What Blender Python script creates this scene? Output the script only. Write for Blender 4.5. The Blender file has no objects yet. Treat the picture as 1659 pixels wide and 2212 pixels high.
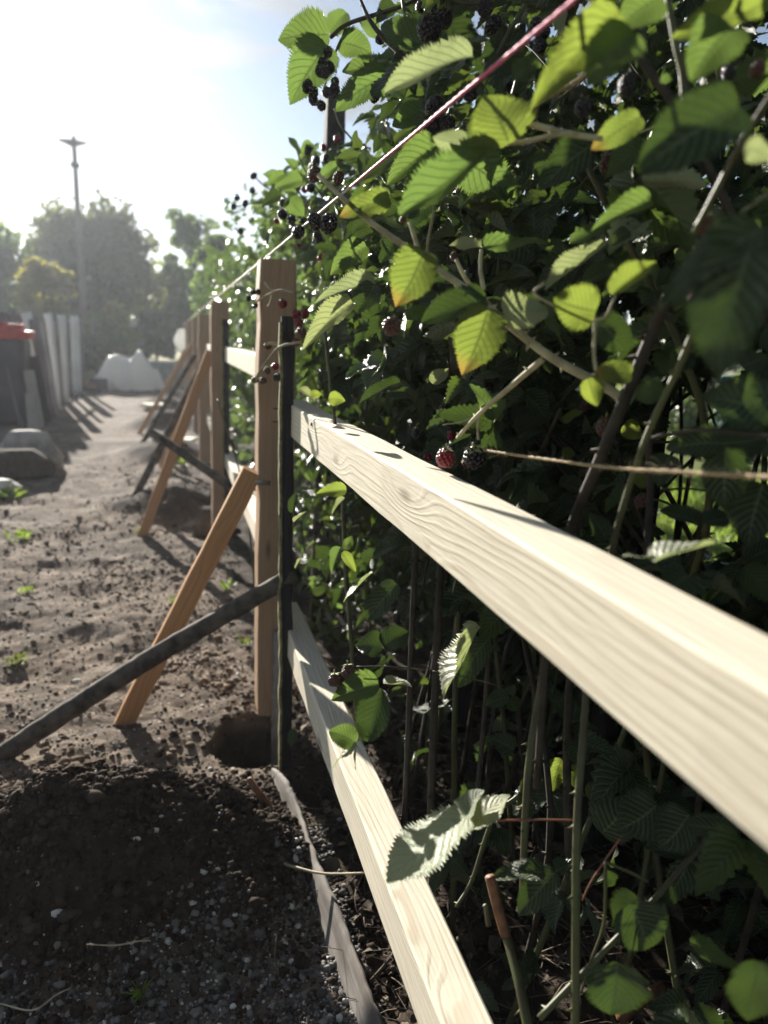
import bpy, math, random
import numpy as np
from mathutils import Vector, Matrix
random.seed(7); RNG = np.random.default_rng(11)
S = bpy.context.scene
COL = S.collection
rad = math.radians

# ------------------------------------------------------------------ camera, sky, sun, exposure
CAM = np.array([0.0, 0.0, 1.17]); YAW, PITCH, ROLL = 0.27119, 0.216375, 0.042756
PW, PH = 1659.0, 2212.0; FPX = 0.751*PH
_f = np.array([math.sin(YAW)*math.cos(PITCH), math.cos(YAW)*math.cos(PITCH), -math.sin(PITCH)])
_r0 = np.array([math.cos(YAW), -math.sin(YAW), 0.0]); _u0 = np.cross(_r0, _f)
_r = _r0*math.cos(ROLL)+_u0*math.sin(ROLL); _u = -_r0*math.sin(ROLL)+_u0*math.cos(ROLL)
cd = bpy.data.cameras.new('camera'); cam = bpy.data.objects.new('camera', cd); COL.objects.link(cam)
cd.sensor_fit = 'VERTICAL'; cd.sensor_height = 36; cd.sensor_width = 27; cd.lens = 36*0.751
cd.clip_start = 0.02; cd.clip_end = 2000
cd.dof.use_dof = True; cd.dof.focus_distance = 1.22; cd.dof.aperture_fstop = 3.7
cam.matrix_world = Matrix(((_r[0], _u[0], -_f[0], CAM[0]), (_r[1], _u[1], -_f[1], CAM[1]), (_r[2], _u[2], -_f[2], CAM[2]), (0, 0, 0, 1)))
S.camera = cam

SUN_AZ, SUN_EL = rad(-11.5), rad(17.5)          # azimuth from +Y (the fence line), towards +X
SUNDIR = Vector((math.sin(SUN_AZ)*math.cos(SUN_EL), math.cos(SUN_AZ)*math.cos(SUN_EL), math.sin(SUN_EL)))
w = bpy.data.worlds.new('World'); S.world = w; w.use_nodes = True
def build_world():
    nt = w.node_tree; N = nt.nodes; L = nt.links
    for n in list(N): N.remove(n)
    out = N.new('ShaderNodeOutputWorld'); bg = N.new('ShaderNodeBackground'); L.new(bg.outputs[0], out.inputs[0])
    sky = N.new('ShaderNodeTexSky'); sky.sky_type = 'NISHITA'; sky.sun_disc = False
    sky.sun_elevation = SUN_EL; sky.sun_rotation = SUN_AZ % (2*math.pi); sky.dust_density = 0.15; sky.air_density = 0.9; sky.ozone_density = 1.6
    tc = N.new('ShaderNodeTexCoord')
    # thin high cloud, brighter towards the sun as real cirrus is
    mp = N.new('ShaderNodeMapping'); mp.inputs['Scale'].default_value = (1.7, 1.3, 8.0); mp.inputs['Rotation'].default_value = (0.1, 0.12, 0.5)
    L.new(tc.outputs['Generated'], mp.inputs[0])
    nz = N.new('ShaderNodeTexNoise'); nz.inputs['Scale'].default_value = 2.3; nz.inputs['Detail'].default_value = 8; nz.inputs['Roughness'].default_value = 0.55; nz.inputs['Distortion'].default_value = 0.5
    L.new(mp.outputs[0], nz.inputs['Vector'])
    cr = N.new('ShaderNodeMapRange'); cr.interpolation_type = 'SMOOTHSTEP'
    cr.inputs[1].default_value = 0.45; cr.inputs[2].default_value = 0.59; cr.inputs[3].default_value = 0.30; cr.inputs[4].default_value = 0.88
    L.new(nz.outputs['Fac'], cr.inputs[0])
    dt = N.new('ShaderNodeVectorMath'); dt.operation = 'DOT_PRODUCT'; dt.inputs[1].default_value = SUNDIR
    L.new(tc.outputs['Generated'], dt.inputs[0])
    pw = N.new('ShaderNodeMath'); pw.operation = 'POWER'; L.new(dt.outputs['Value'], pw.inputs[0]); pw.inputs[1].default_value = 26.0; pw.use_clamp = True
    ml = N.new('ShaderNodeMath'); ml.operation = 'MULTIPLY_ADD'; L.new(pw.outputs[0], ml.inputs[0]); ml.inputs[1].default_value = 11.0; ml.inputs[2].default_value = 1.5
    cc = N.new('ShaderNodeVectorMath'); cc.operation = 'SCALE'; cc.inputs[0].default_value = (0.96, 0.985, 1.0); L.new(ml.outputs[0], cc.inputs[3])
    mx = N.new('ShaderNodeMix'); mx.data_type = 'RGBA'
    L.new(cr.outputs[0], mx.inputs[0]); L.new(sky.outputs[0], mx.inputs[6]); L.new(cc.outputs[0], mx.inputs[7])
    L.new(mx.outputs[2], bg.inputs[0]); bg.inputs[1].default_value = 0.05
build_world()
sl = bpy.data.lights.new('sun', 'SUN'); sl.energy = 5.0; sl.angle = rad(0.6); sl.color = (1.0, 0.94, 0.84)
so = bpy.data.objects.new('sun', sl); COL.objects.link(so); so.rotation_euler = SUNDIR.to_track_quat('Z', 'Y').to_euler(); so.location = (-3, 20, 9)
S.view_settings.view_transform = 'Standard'; S.view_settings.look = 'None'; S.view_settings.gamma = 1
S.view_settings.exposure = 1.5; S.view_settings.use_curve_mapping = False
S.render.engine = 'CYCLES'; cy = S.cycles
cy.use_denoising = True; cy.max_bounces = 6; cy.transparent_max_bounces = 8; cy.transmission_bounces = 4; cy.diffuse_bounces = 2; cy.glossy_bounces = 3
cy.sample_clamp_indirect = 6.0; cy.use_adaptive_sampling = True; cy.adaptive_threshold = 0.015

# ------------------------------------------------------------------ helpers
def P(px, py, depth):
    v = _f + _r*(px-PW/2)/FPX - _u*(py-PH/2)/FPX
    return CAM + depth*v
def PG(px, py, z=0.0):
    v = _f + _r*(px-PW/2)/FPX - _u*(py-PH/2)/FPX
    return CAM + v*(z-CAM[2])/v[2]
def PX(px, py, x):
    v = _f + _r*(px-PW/2)/FPX - _u*(py-PH/2)/FPX
    return CAM + v*(x-CAM[0])/v[0]
def PY(px, py, y):
    v = _f + _r*(px-PW/2)/FPX - _u*(py-PH/2)/FPX
    return CAM + v*(y-CAM[1])/v[1]
def project(p):
    d = np.asarray(p)-CAM; z = d@_f; zz = np.where(np.abs(z) < 1e-4, 1e-4, z)
    return PW/2+FPX*(d@_r)/zz, PH/2-FPX*(d@_u)/zz, z

WM = {}
def put(o, M, parent=None):
    WM[o] = M
    if parent is not None:
        o.parent = parent; o.matrix_basis = WM[parent].inverted() @ M
    else: o.matrix_basis = M
    return o
def tag(o, label=None, cat=None, group=None, kind=None):
    for k, v in (('label', label), ('category', cat), ('group', group), ('kind', kind)):
        if v: o[k] = v
    return o
def empty(name, loc, label, cat, group=None, kind=None):
    o = bpy.data.objects.new(name, None); COL.objects.link(o); o.empty_display_size = 0.05
    put(o, Matrix.Translation(Vector(loc))); return tag(o, label, cat, group, kind)
def mk_mesh(name, V, F, mat, uv=None, smooth=True):
    me = bpy.data.meshes.new(name); V = np.asarray(V, dtype=np.float32)
    if isinstance(F, np.ndarray):
        n, k = F.shape
        me.vertices.add(len(V)); me.vertices.foreach_set('co', V.ravel())
        me.loops.add(n*k); me.loops.foreach_set('vertex_index', F.astype(np.int32).ravel())
        me.polygons.add(n); me.polygons.foreach_set('loop_start', np.arange(0, n*k, k, dtype=np.int32))
        me.update(calc_edges=True)
    else: me.from_pydata([tuple(map(float, v)) for v in V], [], F); me.update()
    if smooth: me.polygons.foreach_set('use_smooth', np.ones(len(me.polygons), dtype=bool))
    if uv is not None:
        ul = me.uv_layers.new(name='UVMap'); li = np.empty(len(me.loops), dtype=np.int32); me.loops.foreach_get('vertex_index', li)
        ul.data.foreach_set('uv', np.asarray(uv, dtype=np.float32)[li].ravel())
    if mat is not None: me.materials.append(mat)
    return me
def obj(name, me, parent=None, M=None):
    o = bpy.data.objects.new(name, me); COL.objects.link(o)
    return put(o, M if M is not None else Matrix.Identity(4), parent)
def mesh_obj(name, V, F, mat, parent=None, uv=None, smooth=True):
    """geometry given in world coordinates; the origin goes to its centre"""
    V = np.asarray(V, dtype=float); c = V.mean(axis=0)
    return obj(name, mk_mesh(name, V-c, F, mat, uv, smooth), parent, Matrix.Translation(Vector(c)))

def catmull(pts, n):
    p = np.asarray(pts, float)
    if len(p) == 2: return np.array([p[0]+(p[1]-p[0])*t for t in np.linspace(0, 1, n)])
    q = np.vstack([2*p[0]-p[1], p, 2*p[-1]-p[-2]]); out = []; m = len(p)-1
    for t in np.linspace(0, m-1e-6, n):
        i = int(t); s = t-i; a, b, c, d = q[i:i+4]
        out.append(0.5*((2*b)+(-a+c)*s+(2*a-5*b+4*c-d)*s*s+(-a+3*b-3*c+d)*s**3))
    return np.array(out)
def tube_geo(pts, radii, n=None, k=7, prick=0.0, rough=0.0):
    n = n or max(4, 4*len(pts)); c = catmull(pts, n)
    r = np.interp(np.linspace(0, 1, n), np.linspace(0, 1, len(np.atleast_1d(radii))), np.atleast_1d(radii))
    V, F = [], []; t = np.gradient(c, axis=0); t /= np.linalg.norm(t, axis=1)[:, None]+1e-9
    up = np.array([0.3, 0.5, 0.8]); up = up if abs(t[0]@up) < 0.9 else np.array([1., 0, 0])
    a = np.cross(t[0], up); a /= np.linalg.norm(a)
    for i in range(n):
        a = a-(a@t[i])*t[i]; a /= np.linalg.norm(a)+1e-9; b = np.cross(t[i], a)
        for j in range(k):
            g = 2*math.pi*j/k; rr = r[i]*(1+rough*random.uniform(-1, 1)); V.append(c[i]+rr*(math.cos(g)*a+math.sin(g)*b))
    for i in range(n-1):
        for j in range(k): F.append((i*k+j, i*k+(j+1) % k, (i+1)*k+(j+1) % k, (i+1)*k+j))
    F.append(tuple(range(k-1, -1, -1))); F.append(tuple((n-1)*k+j for j in range(k)))
    if prick:
        L = np.linalg.norm(np.diff(c, axis=0), axis=1).sum()
        for _ in range(int(L/prick)):
            i = random.randrange(1, n-1); g = random.uniform(0, 6.28); b = np.cross(t[i], a); h = math.cos(g)*a+math.sin(g)*b; h -= (h@t[i])*t[i]; h /= np.linalg.norm(h)+1e-9
            q = c[i]+h*r[i]*0.8; s = np.cross(t[i], h); ln = r[i]*1.6; m = len(V)
            V += [q-t[i]*r[i]*0.5, q+t[i]*r[i]*0.5+s*r[i]*0.2, q+t[i]*r[i]*0.5-s*r[i]*0.2, q+h*ln+t[i]*r[i]*0.6]
            F += [(m, m+1, m+3), (m+1, m+2, m+3), (m+2, m, m+3)]
    return V, F
def tube(name, pts, radii, mat, parent=None, **kw):
    V, F = tube_geo(pts, radii, **kw); return mesh_obj(name, V, F, mat, parent)

def vnoise(x, y, s=0):
    xi = np.floor(x).astype(np.int64); yi = np.floor(y).astype(np.int64); xf = x-xi; yf = y-yi
    h = lambda a, b: (np.sin((a*127.1+b*311.7+s*74.7) % 6283.18)*43758.5453) % 1.0
    u = xf*xf*(3-2*xf); v = yf*yf*(3-2*yf)
    return (h(xi, yi)*(1-u)+h(xi+1, yi)*u)*(1-v)+(h(xi, yi+1)*(1-u)+h(xi+1, yi+1)*u)*v
def fbm(x, y, s=0, o=4):
    a = 0; amp = 0.5
    for i in range(o): a = a+amp*vnoise(x*2**i, y*2**i, s+i*13); amp *= 0.5
    return a

# ------------------------------------------------------------------ materials
def nmat(name):
    m = bpy.data.materials.new(name); m.use_nodes = True; nt = m.node_tree
    b = nt.nodes['Principled BSDF']; return m, nt.nodes, nt.links, b
def mixc(N, L, fac, a, b):
    mx = N.new('ShaderNodeMix'); mx.data_type = 'RGBA'
    for sock, v in ((mx.inputs[0], fac), (mx.inputs[6], a), (mx.inputs[7], b)):
        if hasattr(v, 'is_linked'): L.new(v, sock)
        elif isinstance(v, (int, float)): sock.default_value = v
        else: sock.default_value = (*v, 1)
    return mx.outputs[2]
def noise(N, L, vec, scale, detail=4, rough=0.55, dist=0.0):
    n = N.new('ShaderNodeTexNoise'); n.inputs['Scale'].default_value = scale; n.inputs['Detail'].default_value = detail
    n.inputs['Roughness'].default_value = rough; n.inputs['Distortion'].default_value = dist
    if vec is not None: L.new(vec, n.inputs['Vector'])
    return n.outputs['Fac']
def ramp(N, L, v, lo, hi, a=0.0, b=1.0):
    r = N.new('ShaderNodeMapRange'); r.interpolation_type = 'SMOOTHSTEP'; L.new(v, r.inputs[0])
    r.inputs[1].default_value = lo; r.inputs[2].default_value = hi; r.inputs[3].default_value = a; r.inputs[4].default_value = b; return r.outputs[0]
def math_(N, L, op, a, b=None, clamp=False):
    m = N.new('ShaderNodeMath'); m.operation = op; m.use_clamp = clamp
    for i, v in enumerate((a, b)):
        if v is None: continue
        if hasattr(v, 'is_linked'): L.new(v, m.inputs[i])
        else: m.inputs[i].default_value = v
    return m.outputs[0]
def bump(N, L, b, h, strength, dist):
    bp = N.new('ShaderNodeBump'); bp.inputs['Strength'].default_value = strength; bp.inputs['Distance'].default_value = dist
    L.new(h, bp.inputs['Height']); L.new(bp.outputs[0], b.inputs['Normal'])
def coord(N, which='Object'):
    return N.new('ShaderNodeTexCoord').outputs[which]
def mapping(N, L, v, scale, loc=(0, 0, 0)):
    m = N.new('ShaderNodeMapping'); m.inputs['Scale'].default_value = scale; m.inputs['Location'].default_value = loc; L.new(v, m.inputs[0]); return m.outputs[0]

def wood(name, light, dark, ring=70.0, contrast=0.5, rough=0.62, fibre=0.35, dirt=None, offset=(0.0, 0.11, -0.07), bmp=0.0006):
    """sawn timber: local X runs along the piece; growth rings round an axis beside it, knots, fibres"""
    m, N, L, b = nmat(name); c = coord(N)
    inf = N.new('ShaderNodeObjectInfo'); cmb = N.new('ShaderNodeCombineXYZ'); sc = math_(N, L, 'MULTIPLY', inf.outputs['Random'], 7.0); L.new(sc, cmb.inputs[0])
    va = N.new('ShaderNodeVectorMath'); va.operation = 'ADD'; L.new(c, va.inputs[0]); L.new(cmb.outputs[0], va.inputs[1]); c2 = va.outputs[0]
    st = mapping(N, L, c2, (0.9, 5, 5))
    warp = noise(N, L, st, 1.6, 3, 0.5, 0.3)
    # knots: voronoi cells stretched along the grain
    vo = N.new('ShaderNodeTexVoronoi'); vo.inputs['Scale'].default_value = 1.0; L.new(mapping(N, L, c2, (3.0, 12, 12)), vo.inputs['Vector'])
    kn = ramp(N, L, vo.outputs['Distance'], 0.05, 0.42, 1.0, 0.0)
    sp = N.new('ShaderNodeSeparateXYZ'); L.new(mapping(N, L, c, (1, 1, 1), offset), sp.inputs[0])
    y2 = math_(N, L, 'MULTIPLY', sp.outputs[1], sp.outputs[1]); z2 = math_(N, L, 'MULTIPLY', sp.outputs[2], sp.outputs[2])
    rr = math_(N, L, 'SQRT', math_(N, L, 'ADD', y2, z2))
    rr = math_(N, L, 'ADD', rr, math_(N, L, 'MULTIPLY', warp, 0.045)); rr = math_(N, L, 'ADD', rr, math_(N, L, 'MULTIPLY', kn, 0.016))
    ph = math_(N, L, 'MULTIPLY', rr, ring*6.283); ln = math_(N, L, 'SINE', ph); ln = ramp(N, L, ln, 0.0, 1.0); ln = math_(N, L, 'MULTIPLY', ln, ramp(N, L, noise(N, L, mapping(N, L, c2, (1.5, 26, 26)), 1.0, 4, 0.6), 0.34, 0.66, 0.25, 1.0))
    fib = noise(N, L, mapping(N, L, c2, (9, 240, 240)), 1.0, 3, 0.6)
    big = noise(N, L, mapping(N, L, c2, (2.0, 6, 6)), 1.0, 3)
    col = mixc(N, L, math_(N, L, 'MULTIPLY', ln, contrast), light, dark)
    col = mixc(N, L, math_(N, L, 'MULTIPLY', ramp(N, L, fib, 0.4, 0.75), fibre), col, tuple(d*0.9 for d in dark))
    col = mixc(N, L, ramp(N, L, vo.outputs['Distance'], 0.03, 0.13, 0.85, 0.0), col, tuple(d*0.42 for d in dark))
    col = mixc(N, L, ramp(N, L, big, 0.45, 0.75, 0.0, 0.35), col, dirt or tuple(0.5*(a+b_) for a, b_ in zip(light, dark)))
    L.new(col, b.inputs['Base Color']); b.inputs['Roughness'].default_value = rough; b.inputs['Specular IOR Level'].default_value = 0.15
    h = math_(N, L, 'ADD', math_(N, L, 'MULTIPLY', fib, 0.7), math_(N, L, 'MULTIPLY', ln, 0.3)); bump(N, L, b, h, 0.55, bmp*2)
    return m
def simple(name, a, bcol=None, scale=20.0, rough=0.6, bmp=0.0, spec=0.4, stretch=(1, 1, 1), det=4, lo=0.35, hi=0.7, trans=0.0, metal=0.0):
    m, N, L, b = nmat(name); c = mapping(N, L, coord(N), stretch); n = noise(N, L, c, scale, det)
    col = mixc(N, L, ramp(N, L, n, lo, hi), a, bcol or tuple(x*0.6 for x in a)); L.new(col, b.inputs['Base Color'])
    b.inputs['Roughness'].default_value = rough; b.inputs['Specular IOR Level'].default_value = spec; b.inputs['Metallic'].default_value = metal
    if bmp: bump(N, L, b, n, 0.8, bmp)
    if trans: b.inputs['Subsurface Weight'].default_value = 0
    return m
def leafmat(name, top, under, thru, tfac=0.45, vein=(0.30, 0.36, 0.18), rough=0.36, tip=None, hue=0.5, spec=0.6, veins=True):
    m, N, L, b = nmat(name); out = N['Material Output']
    uv = N.new('ShaderNodeUVMap'); sp = N.new('ShaderNodeSeparateXYZ'); L.new(uv.outputs[0], sp.inputs[0])
    u = math_(N, L, 'ABSOLUTE', math_(N, L, 'SUBTRACT', sp.outputs[0], 0.5)); u = math_(N, L, 'MULTIPLY', u, 2.0); v = sp.outputs[1]
    geo = N.new('ShaderNodeNewGeometry'); inf = N.new('ShaderNodeObjectInfo')
    rnd = math_(N, L, 'FRACT', math_(N, L, 'ADD', geo.outputs['Random Per Island'], math_(N, L, 'MULTIPLY', inf.outputs['Random'], 5.37)))
    ns = noise(N, L, coord(N), 60, 3)
    t1 = mixc(N, L, math_(N, L, 'MULTIPLY', rnd, hue), top, (top[0]*1.35+0.012, top[1]*1.15+0.008, top[2]*0.9))
    t1 = mixc(N, L, ramp(N, L, ns, 0.4, 0.8, 0.0, 0.4), t1, tuple(x*0.6 for x in top))
    th = mixc(N, L, math_(N, L, 'MULTIPLY', rnd, hue), thru, (thru[0]*1.12, thru[1]*1.0, thru[2]*0.8))
    dust = ramp(N, L, noise(N, L, coord(N), 17, 5), 0.5, 0.8, 0.0, 0.28); t1 = mixc(N, L, dust, t1, (0.16, 0.17, 0.12))
    spn = noise(N, L, coord(N), 130, 2); sp0 = math_(N, L, 'MULTIPLY', ramp(N, L, spn, 0.68, 0.73), ramp(N, L, rnd, 0.3, 0.7)); t1 = mixc(N, L, sp0, t1, (0.12, 0.065, 0.025)); th = mixc(N, L, sp0, th, (0.10, 0.05, 0.01))
    col = mixc(N, L, geo.outputs['Backfacing'], t1, under)
    if veins:
        s = math_(N, L, 'SUBTRACT', v, math_(N, L, 'MULTIPLY', u, 0.30)); fr = math_(N, L, 'FRACT', math_(N, L, 'MULTIPLY', s, 9.0))
        lat = math_(N, L, 'ABSOLUTE', math_(N, L, 'SUBTRACT', fr, 0.5)); lat = ramp(N, L, lat, 0.0, 0.16, 1.0, 0.0)
        mid = ramp(N, L, u, 0.02, 0.08, 1.0, 0.0); vn = math_(N, L, 'MAXIMUM', lat, mid)
        net = N.new('ShaderNodeTexVoronoi'); net.feature = 'DISTANCE_TO_EDGE'; net.inputs['Scale'].default_value = 34.0; L.new(uv.outputs[0], net.inputs['Vector'])
        ntv = ramp(N, L, net.outputs['Distance'], 0.0, 0.10, 1.0, 0.0)
        col = mixc(N, L, math_(N, L, 'MULTIPLY', vn, 0.45), col, vein)
        th = mixc(N, L, math_(N, L, 'MULTIPLY', vn, 0.8), th, tuple(x*0.3 for x in thru))
        th = mixc(N, L, math_(N, L, 'MULTIPLY', ntv, 0.28), th, tuple(x*0.5 for x in thru))
        hh = math_(N, L, 'SUBTRACT', math_(N, L, 'MULTIPLY', math_(N, L, 'ABSOLUTE', math_(N, L, 'SUBTRACT', fr, 0.5)), 1.2), math_(N, L, 'MULTIPLY', ntv, 0.25))
        bump(N, L, b, hh, 0.75, 0.003)
    if tip:
        tf = ramp(N, L, math_(N, L, 'ADD', v, math_(N, L, 'MULTIPLY', ns, 0.3)), 0.80, 1.20)
        col = mixc(N, L, tf, col, tip); th = mixc(N, L, tf, th, tuple(min(1, x*1.0) for x in tip))
    L.new(col, b.inputs['Base Color']); b.inputs['Roughness'].default_value = rough; b.inputs['Specular IOR Level'].default_value = spec
    tr = N.new('ShaderNodeBsdfTranslucent'); L.new(th, tr.inputs[0])
    ms = N.new('ShaderNodeMixShader'); ms.inputs[0].default_value = tfac; L.new(b.outputs[0], ms.inputs[1]); L.new(tr.outputs[0], ms.inputs[2]); L.new(ms.outputs[0], out.inputs[0])
    return m

M_RAIL = wood('planed_pale_spruce', (0.785, 0.725, 0.59), (0.58, 0.49, 0.36), ring=135, contrast=0.62, fibre=0.5, rough=0.78, bmp=0.0011)
M_POST = wood('larch_post', (0.45, 0.305, 0.20), (0.29, 0.175, 0.105), ring=60, contrast=0.35, fibre=0.4, dirt=(0.36, 0.24, 0.15))
M_BRACE = wood('roofing_batten', (0.55, 0.31, 0.155), (0.34, 0.17, 0.08), ring=80, contrast=0.4, dirt=(0.30, 0.20, 0.13))
M_OLD = wood('old_blackened_slat', (0.035, 0.032, 0.032), (0.012, 0.012, 0.013), ring=140, contrast=0.9, fibre=0.8, rough=0.85, dirt=(0.06, 0.06, 0.04), bmp=0.002)
M_GREYW = wood('weathered_grey_board', (0.40, 0.37, 0.335), (0.19, 0.17, 0.15), ring=120, contrast=0.5, fibre=0.8, rough=0.9, dirt=(0.24, 0.21, 0.175), bmp=0.0016)
M_DARKPOLE = simple('old_bark_pole', (0.115, 0.095, 0.075), (0.028, 0.024, 0.021), 22, 0.9, 0.003, stretch=(1, 1, 1), det=6)
M_LICHEN = simple('lichen_edge', (0.34, 0.32, 0.15), (0.16, 0.14, 0.08), 70, 0.95, 0.002)
M_PAINTW = simple('whitewashed_paling', (0.80, 0.80, 0.80), (0.66, 0.66, 0.66), 6, 0.7, stretch=(3, 3, 0.4))
M_PAINTG = simple('grey_paling', (0.20, 0.19, 0.20), (0.11, 0.10, 0.11), 6, 0.85, stretch=(3, 3, 0.4))
M_METAL = simple('galvanised_steel', (0.34, 0.31, 0.28), (0.22, 0.19, 0.16), 30, 0.55, metal=0.5)
M_NAIL = simple('rusty_nail', (0.06, 0.05, 0.045), (0.03, 0.025, 0.02), 60, 0.6, metal=0.4)
M_POLE = simple('old_utility_pole', (0.20, 0.165, 0.15), (0.12, 0.10, 0.09), 8, 0.85, stretch=(2, 2, 0.3))
M_CERAM = simple('insulator', (0.16, 0.10, 0.08), (0.10, 0.06, 0.05), 8, 0.3)
M_TARP = simple('white_plastic_sheet', (0.80, 0.80, 0.79), (0.66, 0.67, 0.68), 2.5, 0.42)
def sheet_mat():
    m, N, L, b = nmat('white_plastic_film'); b.inputs['Base Color'].default_value = (0.82, 0.82, 0.81, 1); b.inputs['Roughness'].default_value = 0.35
    n = noise(N, L, coord(N), 5, 5); bump(N, L, b, n, 0.6, 0.08)
    t = N.new('ShaderNodeBsdfTranslucent'); t.inputs[0].default_value = (0.85, 0.85, 0.83, 1); ms = N.new('ShaderNodeMixShader'); ms.inputs[0].default_value = 0.5
    L.new(b.outputs[0], ms.inputs[1]); L.new(t.outputs[0], ms.inputs[2]); L.new(ms.outputs[0], N['Material Output'].inputs[0]); return m
M_TARP = sheet_mat()
M_STONE = simple('grey_stone', (0.40, 0.375, 0.34), (0.20, 0.185, 0.17), 9, 0.9, 0.01, det=8)
M_STONEW = simple('pale_limestone_chip', (0.66, 0.635, 0.59), (0.42, 0.40, 0.365), 60, 0.85, 0.001, det=6)
M_BIN = simple('dark_bin_plastic', (0.075, 0.055, 0.075), (0.045, 0.035, 0.05), 4, 0.5)
M_RED = simple('red_plastic', (0.62, 0.035, 0.025), (0.42, 0.03, 0.025), 8, 0.45)
M_DARKBOX = simple('dark_crate', (0.04, 0.03, 0.035), None, 8, 0.7)
M_SLAB = simple('concrete', (0.36, 0.35, 0.33), (0.26, 0.25, 0.235), 12, 0.9, 0.003)
M_BARK = simple('bark', (0.12, 0.09, 0.065), (0.05, 0.038, 0.028), 12, 0.95, 0.02, stretch=(1, 1, 0.25))
M_CANE = simple('green_bramble_cane', (0.095, 0.105, 0.038), (0.065, 0.05, 0.028), 28, 0.5, 0.0006, stretch=(1, 1, 0.4))
M_CANEP = simple('pale_downy_cane', (0.44, 0.41, 0.27), (0.28, 0.24, 0.15), 45, 0.75, 0.0008)
M_CANEB = simple('old_brown_cane', (0.055, 0.042, 0.030), (0.022, 0.018, 0.014), 30, 0.75, 0.001)
M_CUT = simple('cut_brown_cane', (0.25, 0.115, 0.06), (0.13, 0.06, 0.035), 60, 0.6, 0.001)
M_REDSTEM = simple('red_petiole', (0.30, 0.085, 0.05), (0.2, 0.1, 0.05), 40, 0.5)
M_DRY = simple('dry_stem', (0.52, 0.44, 0.31), (0.34, 0.27, 0.18), 40, 0.8, 0.0008)
M_BERRY = simple('ripe_blackberry', (0.012, 0.007, 0.012), (0.035, 0.008, 0.015), 140, 0.22, spec=0.55, lo=0.5, hi=0.8)
M_BERRYR = simple('unripe_red_blackberry', (0.26, 0.012, 0.030), (0.10, 0.006, 0.014), 120, 0.25, spec=0.55)
M_BERRYD = simple('drying_brown_blackberry', (0.12, 0.055, 0.035), (0.05, 0.022, 0.018), 120, 0.4)
M_SEPAL = simple('sepals', (0.30, 0.33, 0.14), (0.22, 0.17, 0.08), 60, 0.7)
M_PINK = simple('pink_mason_line', (0.80, 0.16, 0.33), (0.68, 0.10, 0.25), 260, 0.6, 0.001)
M_WHITEL = simple('bleached_mason_line', (0.72, 0.56, 0.55), (0.58, 0.45, 0.42), 260, 0.6, 0.001)
M_TWINE = simple('jute_twine', (0.42, 0.32, 0.20), (0.26, 0.19, 0.11), 220, 0.9, 0.001)
M_TEAL = simple('teal_barrel', (0.015, 0.16, 0.19), (0.012, 0.11, 0.14), 5, 0.4)
M_PETAL = simple('pink_petal', (0.72, 0.35, 0.42), (0.75, 0.6, 0.62), 40, 0.6)
M_REDPET = simple('red_petal', (0.60, 0.04, 0.06), None, 40, 0.6)
M_PANEL = simple('pale_grey_panel', (0.52, 0.52, 0.54), (0.42, 0.42, 0.44), 5, 0.6)
M_KERB = simple('rough_dark_kerb', (0.075, 0.075, 0.08), (0.02, 0.02, 0.022), 90, 0.45, 0.006, det=2)

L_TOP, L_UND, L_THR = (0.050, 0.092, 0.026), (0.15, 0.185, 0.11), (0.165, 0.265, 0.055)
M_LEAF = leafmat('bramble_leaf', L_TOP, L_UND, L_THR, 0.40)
M_LEAFD = leafmat('dark_bramble_leaf', (0.024, 0.050, 0.022), (0.085, 0.115, 0.075), (0.075, 0.13, 0.022), 0.22, rough=0.33)  # dark green leaf, lowered further to put bush shade into the colour
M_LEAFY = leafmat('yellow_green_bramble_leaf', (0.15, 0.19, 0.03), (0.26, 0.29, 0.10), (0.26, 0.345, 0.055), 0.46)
M_LEAFP = leafmat('pale_sheen_bramble_leaf', (0.29, 0.335, 0.205), (0.34, 0.38, 0.25), (0.40, 0.48, 0.19), 0.33, vein=(0.42, 0.46, 0.33), rough=0.5)  # paler leaf copy: sky sheen and sunlight painted into its colour
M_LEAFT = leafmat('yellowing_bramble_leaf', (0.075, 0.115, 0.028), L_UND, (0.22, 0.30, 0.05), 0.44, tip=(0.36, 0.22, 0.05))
M_LEAFDD = leafmat('shade_toned_bramble_leaf', (0.026, 0.050, 0.020), (0.075, 0.10, 0.06), (0.13, 0.20, 0.03), 0.26, rough=0.36)  # darker leaf copy: shade inside the bush painted into its colour
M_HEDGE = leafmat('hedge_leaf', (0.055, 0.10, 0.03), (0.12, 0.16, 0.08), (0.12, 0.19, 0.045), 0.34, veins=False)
M_TREE1 = leafmat('tree_leaf_olive', (0.055, 0.072, 0.030), (0.09, 0.10, 0.05), (0.20, 0.23, 0.06), 0.35, veins=False, rough=0.6)
M_TREE2 = leafmat('tree_leaf_yellow', (0.13, 0.14, 0.035), (0.16, 0.16, 0.06), (0.50, 0.48, 0.08), 0.42, veins=False, rough=0.6)
M_TREE3 = leafmat('tree_leaf_green', (0.045, 0.085, 0.035), (0.09, 0.12, 0.06), (0.22, 0.34, 0.07), 0.40, veins=False, rough=0.6)
M_GRASS = leafmat('grass_blade', (0.09, 0.155, 0.030), (0.10, 0.16, 0.04), (0.35, 0.52, 0.06), 0.45, veins=False, rough=0.5)
M_CLOD = simple('soil_clod', (0.075, 0.056, 0.042), (0.032, 0.024, 0.019), 40, 0.98, 0.004, spec=0.1, det=6)
M_PATHC = simple('dry_earth_crumb', (0.205, 0.157, 0.118), (0.10, 0.074, 0.055), 30, 0.98, 0.004, spec=0.1, det=6)
M_LITTER = simple('dry_litter', (0.17, 0.13, 0.088), (0.06, 0.045, 0.032), 30, 0.9, 0.001)

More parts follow.
